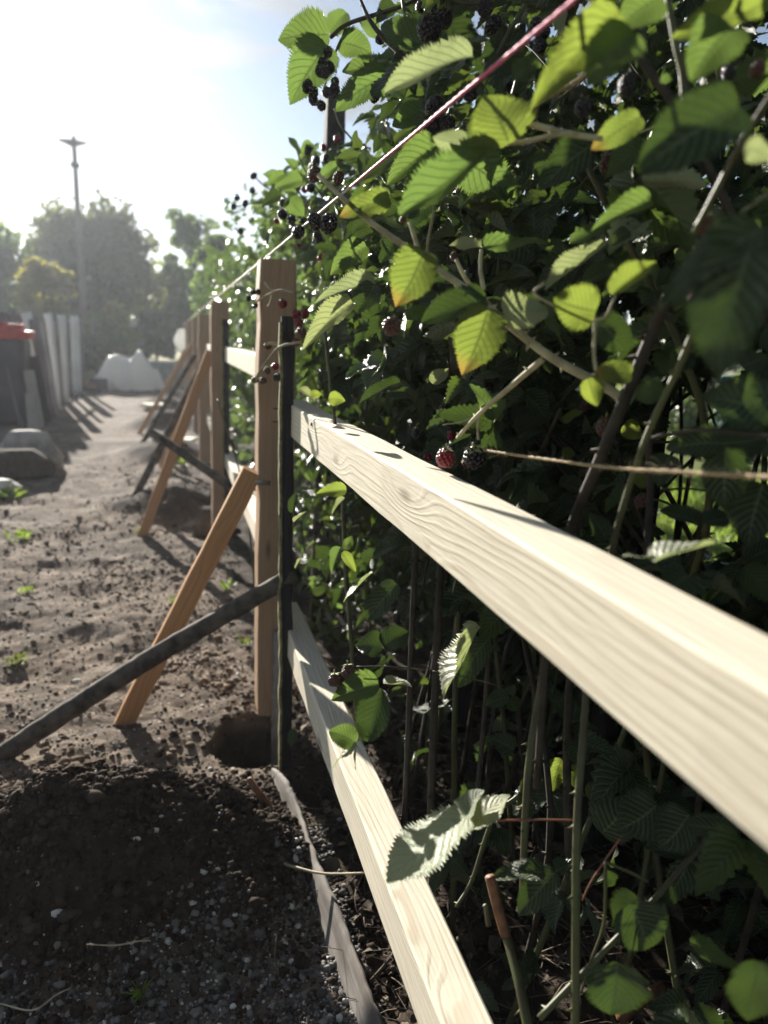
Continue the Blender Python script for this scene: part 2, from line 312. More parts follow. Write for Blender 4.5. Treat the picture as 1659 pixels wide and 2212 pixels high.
def pebble_mat():
    m, N, L, b = nmat('mixed_grit'); geo = N.new('ShaderNodeNewGeometry'); r = geo.outputs['Random Per Island']
    c1 = mixc(N, L, ramp(N, L, r, 0.0, 0.75), (0.06, 0.057, 0.054), (0.20, 0.188, 0.172)); c1 = mixc(N, L, ramp(N, L, r, 0.90, 0.95), c1, (0.58, 0.56, 0.52))
    n = noise(N, L, coord(N), 160, 4); c1 = mixc(N, L, ramp(N, L, n, 0.4, 0.8, 0, 0.5), c1, (0.07, 0.06, 0.05))
    L.new(c1, b.inputs['Base Color']); b.inputs['Roughness'].default_value = 0.9; bump(N, L, b, n, 0.6, 0.002); return m
M_GRIT = pebble_mat()

# ------------------------------------------------------------------ ground
def bell(x, y, cx, cy, sx, sy, p=2.0): return np.exp(-(np.abs((x-cx)/sx)**p+np.abs((y-cy)/sy)**p))
def mounds(x, y):
    wx = x+0.10*(fbm(x*5, y*5, 3)-0.47); wy = y+0.10*(fbm(x*5, y*5, 9)-0.47)
    h = 0.245*bell(wx, wy, -0.22, 1.56, 0.27, 0.24, 2.0)
    h = h+0.05*bell(wx, wy, 0.08, 1.66, 0.16, 0.14)+0.09*bell(wx, wy, -0.66, 1.80, 0.2, 0.16)
    h = h+0.05*bell(wx, wy, 0.15, 1.42, 0.10, 0.25)
    for cx, cy, a in ((0.02, 5.35, 0.17), (-0.05, 7.7, 0.2), (-0.10, 10.3, 0.22), (-0.1, 12.9, 0.2), (-0.05, 15.2, 0.18)): h = h+a*bell(wx, wy, cx, cy, 0.38, 0.42)
    h = h+0.03*bell(wx, wy, -0.55, 8.6, 0.5, 0.3)
    return h
def ground_h(x, y):
    near = np.exp(-((np.maximum(np.hypot(x, y-2)-3.5, 0))/3.0)**2)
    h = mounds(x, y)
    rough = 0.35+1.3*np.clip(h/0.12, 0, 1)
    h = h+0.022*(fbm(x*2.2, y*2.2, 1)-0.47)*(0.4+0.6*near)
    h = h+near*(0.075*(0.6+0.4*rough)*(fbm(x*5.5, y*7, 5)-0.47)+0.016*rough*(fbm(x*34, y*34, 6, 3)-0.45))
    h = h-0.018*np.exp(-((x+0.55)/0.16)**2)*near-0.012*np.exp(-((x+1.3)/0.2)**2)*near          # wheel ruts
    # post holes, steep sided
    for cx, cy, rx, ry, dp in ((0.20, 2.10, 0.095, 0.15, 0.5), (0.24, 4.62, 0.12, 0.14, 0.3)):
        d = np.sqrt(((x-cx)/rx)**2+((y-cy)/ry)**2)+1.0*(fbm(x*11, y*11, 21)-0.47)
        h = h-dp*np.clip((1.12-d)/0.4, 0, 1)
    h = h+0.10*np.clip((x-0.5)/1.2, 0, 1)*np.clip((6-y)/4, 0, 1)*0.3
    return h
def axis(stops):
    out = []
    for a, b, s in stops: out += list(np.arange(a, b, s))
    return np.array(out)
def geom(a, b, s, k):
    o = [a]
    while o[-1] < b: o.append(o[-1]+s); s *= k
    return o
gx = np.array(sorted(set([round(-v, 4) for v in geom(0.85, 150, 0.02, 1.13)]+list(np.arange(-0.84, 0.62, 0.0085).round(4))+[round(v, 4) for v in geom(0.62, 150, 0.012, 1.12)])))
gy = np.array(sorted(set([round(v, 4) for v in [-40, -20, -10, -4, -2, -1, -0.5, 0, 0.3, 0.6, 0.75, 0.9]]+list(np.arange(1.0, 2.5, 0.0085).round(4))+[round(v, 4) for v in geom(2.5, 150, 0.009, 1.016)])))
X, Y = np.meshgrid(gx, gy); Z = ground_h(X, Y)
V = np.stack([X.ravel(), Y.ravel(), Z.ravel()], 1); nx, ny = len(gx), len(gy)
I = (np.arange(ny-1)[:, None]*nx+np.arange(nx-1)[None, :]).ravel(); F = np.stack([I, I+1, I+1+nx, I+nx], 1)
def ground_mat():
    m, N, L, b = nmat('trodden_soil_path'); c = coord(N)
    sp = N.new('ShaderNodeSeparateXYZ'); L.new(c, sp.inputs[0])
    n1 = noise(N, L, c, 1.6, 6); n2 = noise(N, L, c, 14, 8, 0.65); n3 = noise(N, L, c, 90, 6, 0.7)
    path = mixc(N, L, ramp(N, L, n2, 0.3, 0.72), (0.092, 0.067, 0.049), (0.235, 0.184, 0.141))
    path = mixc(N, L, ramp(N, L, n1, 0.42, 0.66, 0, 0.85), path, (0.085, 0.070, 0.058)); n4 = noise(N, L, c, 4.5, 5, 0.6); path = mixc(N, L, ramp(N, L, n4, 0.5, 0.68, 0, 0.7), path, (0.285, 0.232, 0.183))
    vo = N.new('ShaderNodeTexVoronoi'); vo.inputs['Scale'].default_value = 70; vo.inputs['Randomness'].default_value = 1; L.new(c, vo.inputs['Vector'])
    sc = N.new('ShaderNodeSeparateColor'); L.new(vo.outputs['Color'], sc.inputs[0])
    chip = math_(N, L, 'MULTIPLY', ramp(N, L, sc.outputs[0], 0.80, 0.84), ramp(N, L, vo.outputs['Distance'], 0.25, 0.40, 1, 0))
    path = mixc(N, L, math_(N, L, 'MULTIPLY', chip, 0.7), path, (0.42, 0.39, 0.35))
    soil = mixc(N, L, ramp(N, L, n2, 0.3, 0.7), (0.030, 0.023, 0.018), (0.075, 0.057, 0.043))
    mz = ramp(N, L, sp.outputs[2], 0.018, 0.075); hz = ramp(N, L, sp.outputs[2], -0.06, -0.02, 1, 0)
    ed = math_(N, L, 'ADD', sp.outputs[0], math_(N, L, 'MULTIPLY', math_(N, L, 'SUBTRACT', n1, 0.5), 0.5))
    gz = ramp(N, L, ed, 0.16, 0.36)
    k = math_(N, L, 'MAXIMUM', math_(N, L, 'MAXIMUM', mz, hz), gz)
    col = mixc(N, L, k, path, soil)
    lawn = mixc(N, L, ramp(N, L, n2, 0.3, 0.7), (0.10, 0.15, 0.035), (0.20, 0.22, 0.07))
    col = mixc(N, L, ramp(N, L, ed, 1.55, 1.9), col, lawn); col = mixc(N, L, ramp(N, L, ed, -2.2, -3.2), col, lawn)
    verge = mixc(N, L, ramp(N, L, n3, 0.35, 0.7), (0.30, 0.27, 0.12), (0.20, 0.21, 0.07))
    col = mixc(N, L, ramp(N, L, sp.outputs[1], 17.5, 20), col, verge)
    L.new(col, b.inputs['Base Color']); b.inputs['Roughness'].default_value = 0.97; b.inputs['Specular IOR Level'].default_value = 0.12
    h = math_(N, L, 'ADD', math_(N, L, 'MULTIPLY', n3, 0.5), n2); bump(N, L, b, h, 0.9, 0.012); return m
G = obj('ground', mk_mesh('ground', V, F, ground_mat())); tag(G, 'trodden brown soil path and garden ground', None, None, 'structure')
def gz(x, y): return float(ground_h(np.array([x], float), np.array([y], float))[0])

ICO = None
def ico():
    global ICO
    t = (1+5**0.5)/2
    v = np.array([(-1, t, 0), (1, t, 0), (-1, -t, 0), (1, -t, 0), (0, -1, t), (0, 1, t), (0, -1, -t), (0, 1, -t), (t, 0, -1), (t, 0, 1), (-t, 0, -1), (-t, 0, 1)], float); v /= np.linalg.norm(v[0])
    f = np.array([(0, 11, 5), (0, 5, 1), (0, 1, 7), (0, 7, 10), (0, 10, 11), (1, 5, 9), (5, 11, 4), (11, 10, 2), (10, 7, 6), (7, 1, 8), (3, 9, 4), (3, 4, 2), (3, 2, 6), (3, 6, 8), (3, 8, 9), (4, 9, 5), (2, 4, 11), (6, 2, 10), (8, 6, 7), (9, 8, 1)])
    return v, f
def ico2():
    v, f = ico(); v = list(map(tuple, v)); cache = {}; nf = []
    def mid(a, b):
        k = (min(a, b), max(a, b))
        if k not in cache:
            p = np.array(v[a])+np.array(v[b]); p /= np.linalg.norm(p); cache[k] = len(v); v.append(tuple(p))
        return cache[k]
    for a, b, c in f:
        ab, bc, ca = mid(a, b), mid(b, c), mid(c, a); nf += [(a, ab, ca), (b, bc, ab), (c, ca, bc), (ab, bc, ca)]
    return np.array(v), np.array(nf)
IV, IF = ico(); IV2, IF2 = ico2()
def lumps(pos, size, jag=0.3, flat=0.75):
    n = len(pos); sc = size[:, None, None]*(1+RNG.uniform(-jag, jag, (n, 12, 1)))*IV[None]*RNG.uniform(0.7, 1.3, (n, 1, 3))
    sc[:, :, 2] *= flat; a = RNG.uniform(0, 6.28, n); ca, sa = np.cos(a)[:, None], np.sin(a)[:, None]
    x = sc[:, :, 0]*ca-sc[:, :, 1]*sa; y = sc[:, :, 0]*sa+sc[:, :, 1]*ca
    V = np.stack([x, y, sc[:, :, 2]], 2)+pos[:, None, :]; F = (IF[None]+12*np.arange(n)[:, None, None]).reshape(-1, 3)
    return V.reshape(-1, 3), F
def scatter_ground(n, x0, x1, y0, y1, dens=None):
    x = RNG.uniform(x0, x1, n); y = RNG.uniform(y0, y1, n)
    if dens is not None:
        k = RNG.uniform(0, 1, n) < dens(x, y); x, y = x[k], y[k]
    return np.stack([x, y, ground_h(x, y)], 1)
# grit on the path
p = np.vstack([scatter_ground(24000, -0.75, 0.34, 1.05, 1.62, lambda x, y: np.clip(1.0-mounds(x, y)/0.10, 0.02, 1)),
               scatter_ground(9000, -1.6, 0.3, 1.9, 5.0, lambda x, y: np.clip(1.0-mounds(x, y)/0.06, 0, 1)*np.clip(1.6-y/4, 0.15, 1))])
sz = np.exp(RNG.normal(math.log(0.0026), 0.5, len(p))); sz = np.clip(sz, 0.0013, 0.011); p[:, 2] += sz*0.25
o = obj('gravel', mk_mesh('gravel', *lumps(p, sz), M_GRIT, smooth=False)); tag(o, 'grey and white grit scattered over the path', None, None, 'stuff')
# crumbly clods on the dug soil
p = np.vstack([scatter_ground(26000, -0.85, 0.36, 1.1, 2.1, lambda x, y: np.clip(mounds(x, y)/0.07, 0.05, 1)),
               scatter_ground(5000, -0.1, 0.7, 1.1, 2.5, lambda x, y: np.clip((x-0.05)*4, 0.1, 0.8)),
               scatter_ground(6000, -0.6, 0.4, 2.0, 5.8, lambda x, y: np.clip(mounds(x, y)/0.07, 0, 1))])
p = p[p[:, 2] > -0.09]
sz = np.clip(np.exp(RNG.normal(math.log(0.0036), 0.5, len(p))), 0.0016, 0.017); p[:, 2] += sz*0.3
o = obj('soil_crumbs', mk_mesh('soil_crumbs', *lumps(p, sz, 0.25, 0.9), M_CLOD, smooth=False)); tag(o, 'dark crumbly clods of freshly dug soil', None, None, 'stuff')
p = scatter_ground(34000, -1.7, 0.32, 1.85, 7.5, lambda x, y: np.clip(1-mounds(x, y)/0.05, 0, 1)*np.clip(fbm(x*3, y*3, 90)*3-1.1, 0.10, 1)*np.clip(1.5-y/6, 0.2, 1)); p = p[p[:, 2] > -0.07]
sz = np.clip(np.exp(RNG.normal(math.log(0.0050), 0.5, len(p))), 0.002, 0.02); p[:, 2] += sz*0.2
o = obj('path_crumbs', mk_mesh('path_crumbs', *lumps(p, sz, 0.3, 0.7), M_PATHC, smooth=False)); tag(o, 'dry brown crumbs of earth strewn over the path', None, None, 'stuff')
# larger pale stones
STONE_L = ['pale chip on the dark grit just above the thin dry twig', 'pale chip at the foot of the shaded soil mound', 'white chip, left one of the close pair beside the edging board', 'white chip, right one of the close pair beside the edging board', 'largest white chip on the dark grit, left of the grass tuft', 'white chip just above the grass tuft', 'round pale chip below the largest white one', 'tiny white chip on the lowest slope of the shaded mound', 'pale chip against the left face of the edging board, halfway down', 'white stone on the sunlit path right under the dark pole', 'pale stone on the path where dark pole and brace cross', 'small pale stone far up the sunlit path', 'pale chip near the rim of the post hole', 'pale chip low down beside the edging board', 'pale chip at the bottom edge beside the edging board', 'small white chip at the left edge of the dark grit', 'bigger white chip on the soil between slat and lower rail', 'smaller white chip on the soil next to the lower rail']
for i, (px, py, r) in enumerate([(300, 1975, 13), (340, 1944, 12), (455, 1955, 9), (470, 1967, 9), (130, 2085, 16), (284, 2110, 10), (150, 2150, 10), (352, 1920, 7), (630, 2090, 12), (165, 1462, 12), (318, 1460, 9), (205, 1300, 8), (455, 1665, 9), (590, 2140, 9), (505, 2192, 12), (20, 2010, 8), (718, 1757, 12), (733, 1790, 8)]):
    g = PG(px, py); g[2] = gz(g[0], g[1]); d = (g-CAM)@_f; s = r/FPX*d*0.62
    v = IV2*(1+0.22*(np.array([random.random() for _ in IV2])[:, None]-0.5))*np.array([random.uniform(0.9, 1.3), random.uniform(0.8, 1.1), 0.7])*s
    st = mesh_obj('stone', v+g+np.array([0, 0, s*0.35]), [tuple(f) for f in IF2], M_STONEW, smooth=False)
    tag(st, STONE_L[i], 'stone', 'pale stone chips')

# ------------------------------------------------------------------ new fence
FX0 = 0.226
fence = empty('wooden_fence', (0.27, 2.2, 0), 'new timber fence of orange-brown posts and pale planed rails', 'fence')
def beam(name, A, B, w_, h_, mat, parent, side=None, ch=0.004, seg=None, wob=0.0012, twist=0.0):
    """rectangular timber from A to B; local X along it, w_ along local Y, h_ along local Z"""
    A, B = Vector(A), Vector(B); ax = (B-A); ln = ax.length; ax.normalize()
    yy = Vector(side) if side is not None else Vector((1, 0, 0)); yy = (yy-ax*yy.dot(ax)).normalized(); zz = ax.cross(yy)
    seg = seg or max(3, int(ln/0.12)); a, b = w_/2, h_/2
    sec = [(a-ch, -b), (a, -b+ch), (a, b-ch), (a-ch, b), (-a+ch, b), (-a, b-ch), (-a, -b+ch), (-a+ch, -b)]
    V, F = [], []
    for i in range(seg+1):
        x = -ln/2+ln*i/seg; e = 0.94 if i in (0, seg) else 1.0
        oy, oz = random.gauss(0, wob), random.gauss(0, wob)
        for (y, z) in sec: V.append((x, y*e+oy+random.gauss(0, wob*0.2), z*e+oz+random.gauss(0, wob*0.2)))
    for i in range(seg):
        for j in range(8): F.append((i*8+j, i*8+(j+1) % 8, (i+1)*8+(j+1) % 8, (i+1)*8+j))
    F.append(tuple(range(7, -1, -1))); F.append(tuple(seg*8+j for j in range(8)))
    M = Matrix((( ax.x, yy.x, zz.x, (A.x+B.x)/2), (ax.y, yy.y, zz.y, (A.y+B.y)/2), (ax.z, yy.z, zz.z, (A.z+B.z)/2), (0, 0, 0, 1)))
    return obj(name, mk_mesh(name, V, F, mat, smooth=False), parent, M)
POSTY = [-0.32, 2.195, 4.70, 7.2, 9.7, 12.2, 14.7, 17.2]
for i, y in enumerate(POSTY):
    if i == 0: continue
    x = FX0+0.047+(0.006*math.sin(i*2.1)); top = 1.364+0.012*math.sin(i*1.7); bot = 0.055 if i == 1 else -0.05
    pw = 0.100 if i == 1 else 0.105
    p_ = beam('post', (x, y, bot), (x-0.002, y, top), pw, pw, M_POST, fence, seg=16)
    if i == 1:   # steel anchor below the hanging post, in the open hole
        V, F = tube_geo([(x+0.012, y-0.062, -0.36), (x+0.012, y-0.062, 0.33)], 0.021, n=3, k=10)
        an = mesh_obj('anchor', V, F, M_METAL, p_); an['label'] = 'galvanised steel post anchor'
XF, XB = 0.283, 0.343; XC, RW, RH = (XF+XB)/2, XB-XF, 0.080
CZ = CAM[2]; rz = lambda z: CZ-(CZ-z)*0.784           # rail heights measured off the photograph, at the true fence distance
ztop_u, zbot_u, ztop_l, zbot_l = rz(0.965), rz(0.862), rz(0.207), rz(0.107)
def rail(y0, y1, zt, zb, name='rail'): return beam(name, (XC, y0, (zt+zb)/2), (XC, y1, (zt+zb)/2), RW, zt-zb, M_RAIL, fence, seg=24, ch=0.003, wob=0.0004)
rail(-0.27, 2.147, ztop_u, zbot_u); rail(-0.27, 2.147, ztop_l, zbot_l)
for i in range(1, len(POSTY)-1):
    dz = 0.10 if i == 1 else 0.085
    rail(POSTY[i]+0.055, POSTY[i+1]-0.055, ztop_u+dz, zbot_u+dz); rail(POSTY[i]+0.055, POSTY[i+1]-0.055, ztop_l+dz*0.9, zbot_l+dz*0.9)
for y, z in ((2.14, 0.948), (2.12, 0.985)):
    nl = tube('nail', [(XF-0.024, y-0.035, z), (XF+0.02, y-0.03, z-0.002)], [0.0022, 0.0017], M_NAIL, fence, n=3, k=6)
for (y, z, x) in ((1.62, 0.995, XF), (2.08, 0.97, XF), (2.10, 0.40, XF), (4.6, 1.05, XF), (2.12, 0.46, XF)):
    tube('nail', [(x-0.0025, y, z), (x+0.01, y, z)], [0.0042, 0.0042], M_NAIL, fence, n=3, k=8)
# diagonal braces on the path side
braces = [((-0.175, 2.29), 0.80, 1, 0.036, 0.058), ((-0.200, 4.60), 1.08, 2, 0.036, 0.058), ((-0.12, 7.0), 0.86, 3, 0.036, 0.055), ((-0.42, 9.5), 1.05, 4, 0.036, 0.05), ((-0.25, 14.4), 0.9, 6, 0.036, 0.055)]
for (bx, by), zt, i, bw, bh in braces:
    yb = POSTY[i]-0.02
    beam('brace', (bx, by, gz(bx, by)-0.03), (FX0-0.012, yb, zt), bw, bh, M_BRACE, fence, side=(0, 1, 0), seg=10)
tube('clamp_bolt', [(FX0-0.01, 2.13, 0.775), (FX0+0.03, 2.12, 0.775)], [0.007, 0.007], M_METAL, fence, n=3, k=8)

# dark round pole propped through the fence
a = PG(-6, 1634); b_ = P(642, 1238, 2.03)
pl = tube('prop_pole', [(a[0], a[1], gz(a[0], a[1])+0.0), (a+b_)/2+np.array([0, 0, 0.012]), (b_[0], b_[1], b_[2])], [0.027, 0.0265, 0.025, 0.023], M_DARKPOLE, n=40, k=14, rough=0.07)
tag(pl, 'dark old round pole slanting from the path up to the nearest fence post', 'pole')
for (bx, by, tx, ty, tz, r) in ((-0.27, 5.5, 0.20, 5.15, 1.02, 0.022), (-0.33, 8.0, 0.20, 7.6, 0.98, 0.022)):
    o = tube('prop_pole', [(bx, by, gz(bx, by)-0.02), (tx, ty, tz)], [r*1.15, r], M_DARKPOLE, n=12, k=10, rough=0.05)
    tag(o, 'dark slanting prop pole behind the %s orange brace' % ('second' if by < 6 else 'third'), 'pole')
o = tube('prop_pole', [(-0.12, 4.55, 0.62), (0.52, 4.2, 0.2)], [0.024, 0.024], M_DARKPOLE, n=12, k=10, rough=0.05); tag(o, 'dark pole lying across the lower rails past the second post', 'pole')

# weathered upright slats
def slat(ytop, base, top, w_, t_, label):
    s_ = empty('old_slat', (base[0], base[1], 0), label, 'slat')
    beam('board', (base[0], base[1], base[2]), (top[0], top[1], top[2]), w_, t_, M_OLD, s_, side=(1, 0, 0), ch=0.003, seg=26, wob=0.0014)
    beam('lichen_edge', (base[0]-w_/2-0.0025, base[1]-0.002, base[2]+0.02), (top[0]-w_/2-0.0025, top[1]-0.002, top[2]-0.015), 0.0075, t_*0.9, M_LICHEN, s_, side=(1, 0, 0), ch=0.0012, seg=40, wob=0.0012)
    return s_
tp = PY(621, 683, 1.93); bs = PY(618, 1705, 1.93)
slat(0, (bs[0], 1.93, -0.06), (tp[0], 1.93, tp[2]), 0.030, 0.020, 'blackened weathered slat with lichen edge upright before the nearest post')
tp = PY(487, 690, 4.5); bs = PY(492, 1180, 4.5)
slat(0, (bs[0], 4.5, -0.05), (tp[0], 4.5, tp[2]), 0.034, 0.020, 'thin dark weathered slat upright before the second post')

# ragged grey edging board, tapering to its tip by the slat
pts = [(0.252, 1.90, 0.02), (0.258, 1.80, 0.015), (0.262, 1.66, 0.0), (0.272, 1.45, 0.0), (0.283, 1.25, 0.0), (0.30, 1.02, 0.0), (0.31, 0.8, 0.0)]
hs = [0.012, 0.045, 0.058, 0.064, 0.066, 0.068, 0.068]
def edging():
    n = 90; c = catmull(pts, n); hh = np.interp(np.linspace(0, 1, n), np.linspace(0, 1, 7), hs); V, F = [], []; k = 7
    for i in range(n):
        x, y, z = c[i]; rg = 0.005*(fbm(np.array([i*0.45]), np.array([0.3]), 31)[0]-0.45)*2+random.uniform(-0.0012, 0.0012)
        rb = random.uniform(-0.003, 0.003)
        for sgn in (1, -1):
            for j in range(k):
                t = j/(k-1); z_ = z-0.035+0.035*0+t*(hh[i]+0.03+rg)+(1-t)*rb
                bulge = 0.006*math.sin(t*3.1)+0.004*math.sin(i*0.21+t*2)
                V.append((x-0.012+0.50*(z_-z)+bulge*0.6-sgn*0.0035, y, z_))
    for i in range(n-1):
        b0, b1 = i*2*k, (i+1)*2*k
        for j in range(k-1):
            F.append((b0+j, b1+j, b1+j+1, b0+j+1)); F.append((b0+k+j, b0+k+j+1, b1+k+j+1, b1+k+j))
        F.append((b0+k-1, b1+k-1, b1+2*k-1, b0+2*k-1))
    return V, F
m, N, L, bb = nmat('grey_edging'); c = coord(N); st = mapping(N, L, c, (60, 2.2, 60)); n1 = noise(N, L, st, 1.0, 6, 0.65); n2 = noise(N, L, c, 9, 5)
cl = mixc(N, L, ramp(N, L, n1, 0.3, 0.7), (0.12, 0.105, 0.09), (0.29, 0.262, 0.235)); cl = mixc(N, L, ramp(N, L, n2, 0.48, 0.72, 0, 0.75), cl, (0.12, 0.095, 0.075))
L.new(cl, bb.inputs['Base Color']); bb.inputs['Roughness'].default_value = 0.88; bump(N, L, bb, n1, 0.8, 0.003)
V, F = edging(); o = mesh_obj('edging_board', V, F, m); tag(o, 'ragged weathered grey edging board standing in the soil beside the lower rail', 'board')

# strings
def string(name, pts, r, mats, label, cat, twist=True):
    V, F = [], []; c = catmull(pts, 220 if twist else 60); n = len(c); k = 5
    t = np.gradient(c, axis=0); t /= np.linalg.norm(t, axis=1)[:, None]; a = np.cross(t, np.array([0, 0, 1.])); a /= np.linalg.norm(a, axis=1)[:, None]; b = np.cross(t, a)
    s = np.concatenate([[0], np.cumsum(np.linalg.norm(np.diff(c, axis=0), axis=1))])
    for st in range(2):
        g = s/(r*9)*6.283*0.5+st*math.pi; off = c+(np.cos(g)[:, None]*a+np.sin(g)[:, None]*b)*r*0.22
        m0 = len(V)
        for i in range(n):
            for j in range(k):
                q = 6.283*j/k; V.append(off[i]+(math.cos(q)*a[i]+math.sin(q)*b[i])*r*0.9)
        for i in range(n-1):
            for j in range(k): F.append((m0+i*k+j, m0+i*k+(j+1) % k, m0+(i+1)*k+(j+1) % k, m0+(i+1)*k+j))
    return V, F
st1 = P(1330, -75, 0.50); z0 = 1.372
line = empty('mason_line', (0.24, 2.15, 1.37), 'taut mason line running over the post tops, pink near and pale beyond', 'string')
endp = np.array([FX0+0.01, 2.195, 1.372]); mid1 = st1+(endp-st1)*0.42
V, F = string('', [st1, st1+(mid1-st1)*0.5, mid1], 0.0019, None, '', ''); mesh_obj('pink_stretch', V, F, M_PINK, line)
V, F = string('', [mid1, (mid1+endp)/2, endp], 0.0019, None, '', ''); mesh_obj('pale_stretch', V, F, M_WHITEL, line)
V, F = string('', [endp, np.array([FX0+0.005, 9.7, 1.375]), np.array([FX0, 17.2, 1.38])], 0.0032, None, '', '', False); mesh_obj('far_stretch', V, F, M_WHITEL, line)
def fuzzy(name, pts, r, label):
    V, F = string('', pts, r, None, '', ''); c = catmull(pts, 160); t = np.gradient(c, axis=0); t /= np.linalg.norm(t, axis=1)[:, None]
    for _ in range(360):
        i = random.randrange(160); d = np.array([random.gauss(0, 1) for _ in range(3)]); d /= np.linalg.norm(d); ln = abs(random.gauss(0, 0.008))+0.002
        q = c[i]; e = q+d*ln*0.6+t[i]*random.uniform(-1, 1)*ln; s = np.cross(d, t[i]); s = s/(np.linalg.norm(s)+1e-6)*0.00022; mm = (q+e)/2+d*ln*0.25; m0 = len(V)
        V += [q-s, q+s, mm+s, mm-s, e]; F += [(m0, m0+1, m0+2, m0+3), (m0+3, m0+2, m0+4)]
    o = mesh_obj(name, V, F, M_TWINE); return tag(o, label, 'twine')
fuzzy('jute_twine', [P(1015, 968, 1.02), P(1150, 988, 0.86), P(1320, 1010, 0.72), P(1480, 1020, 0.62), P(1750, 1036, 0.5)], 0.0018, 'fuzzy jute twine stretched above the pale upper rail')
fuzzy('jute_twine', [P(1110, 262, 0.86), P(1165, 222, 0.80), P(1240, 178, 0.74), P(1330, 110, 0.68)], 0.0018, 'fuzzy jute twine tied among upper bramble leaves beside the pink line')

# ------------------------------------------------------------------ bramble leaves
def leaf_geo(nv, nu, fold=0.18, droop=0.25, pleat=0.012, wave=0.03, teeth=0.05, width=0.62, seed=0, shape=0):
    """unit-long ovate leaflet: base at the origin, tip at +Y, upper side +Z, u in UV.x, v in UV.y"""
    rs = random.Random(seed); V, UV, F = [], [], []
    us = np.linspace(-1, 1, 2*nu+1); ph = rs.uniform(0, 6.28); asym = rs.uniform(-0.06, 0.06); side = rs.uniform(-0.06, 0.06)
    for i in range(nv+1):
        v = i/nv
        if shape == 0: w_ = (v+0.01)**0.5*(1-v)**0.95*2.5
        else: w_ = (v+0.01)**0.42*(1-v)**0.74*2.1
        w_ = min(w_, 1.0)*width/2
        for j, u in enumerate(us):
            e = abs(u); ww = w_
            if e > 0.99 and 0 < i < nv: ww = w_*(1+teeth*(1 if i % 2 else -1)+rs.uniform(-teeth, teeth)*0.6); vv = v+((0.016 if i % 2 else -0.004)+rs.uniform(-.004, .004))*(30/nv if nv > 30 else 1)
            else: vv = v
            x = u*ww+asym*math.sin(v*3.1)*0.6; y = vv+0.10*e*e*w_*2*(0.3 if v > 0.25 else -0.6)
            s = (v-0.30*e)*9.0; z = fold*e*ww*2*0.5-droop*v*v*0.5+0.02+pleat*abs(math.sin(math.pi*s))*min(1, 4*w_)*(0.3+e)
            z += wave*math.sin(v*7+ph+u*1.3)*e*2*w_+wave*0.8*math.sin(v*4.2+ph*1.7)*w_+side*u*v*0.3
            V.append((x, y, z)); UV.append((0.5+u/2, v))
    k = 2*nu+1
    for i in range(nv):
        for j in range(2*nu): F.append((i*k+j, i*k+j+1, (i+1)*k+j+1, (i+1)*k+j))
    return np.array(V), np.array(F), np.array(UV)
HERO = [leaf_geo(56, 4, fold=random.uniform(0.1, 0.6), droop=random.uniform(0.15, 0.6), wave=random.uniform(0.06, 0.16), pleat=0.014, teeth=0.10, seed=i, shape=i % 2) for i in range(8)]
MID = [leaf_geo(18, 2, fold=random.uniform(0.1, 0.8), droop=random.uniform(0.1, 0.9), pleat=0.012, wave=0.15, teeth=0.12, width=0.56, seed=20+i, shape=0 if i % 3 else 1) for i in range(6)]
LOW = [leaf_geo(5, 1, fold=random.uniform(0.2, 0.6), droop=random.uniform(0.1, 0.5), pleat=0, wave=0.06, teeth=0.08, seed=40+i) for i in range(4)]
_lm = {}
def leaf_mesh(kind, i, mat):
    k = (kind, i, mat.name)
    if k not in _lm:
        V, F, UV = (HERO if kind == 'h' else MID)[i]; _lm[k] = mk_mesh('leaf', V, F, mat, UV)
    return _lm[k]
def foliage_mesh(name, temps, base, R3, size, width, mat):
    """join many leaflets: base (n,3), R3 (n,3,3) columns = side, along, normal"""
    Vs, Fs, Us = [], [], []; off = 0; n = len(base); pick = RNG.integers(0, len(temps), n)
    for t, (tv, tf, tu) in enumerate(temps):
        k = np.where(pick == t)[0]
        if not len(k): continue
        loc = tv[None]*size[k][:, None, None]*np.stack([width[k], np.ones(len(k)), np.ones(len(k))], 1)[:, None, :]
        wv = np.einsum('nij,nvj->nvi', R3[k], loc)+base[k][:, None, :]; m_ = len(tv)
        Vs.append(wv.reshape(-1, 3)); Fs.append((tf[None]+(off+m_*np.arange(len(k)))[:, None, None]).reshape(-1, 4)); Us.append(np.tile(tu, (len(k), 1))); off += m_*len(k)
    V = np.vstack(Vs); c = V.mean(axis=0)
    return mk_mesh(name, V-c, np.vstack(Fs), mat, np.vstack(Us)), c
def frames(along, normal):
    a = along/np.linalg.norm(along, axis=1)[:, None]; n = normal-(normal*a).sum(1)[:, None]*a; n /= np.linalg.norm(n, axis=1)[:, None]+1e-9
    return np.stack([np.cross(a, n), a, n], 2)

bush = empty('blackberry_bush', (0.62, 1.1, 0.0), 'big blackberry bush with large serrated leaves crowding over the nearest rails', 'bush', 'blackberry bushes along the fence')
bush2 = empty('blackberry_bush', (0.7, 3.4, 0.0), 'smaller-leaved blackberry bush behind the nearest post, hung with dark berries', 'bush', 'blackberry bushes along the fence')

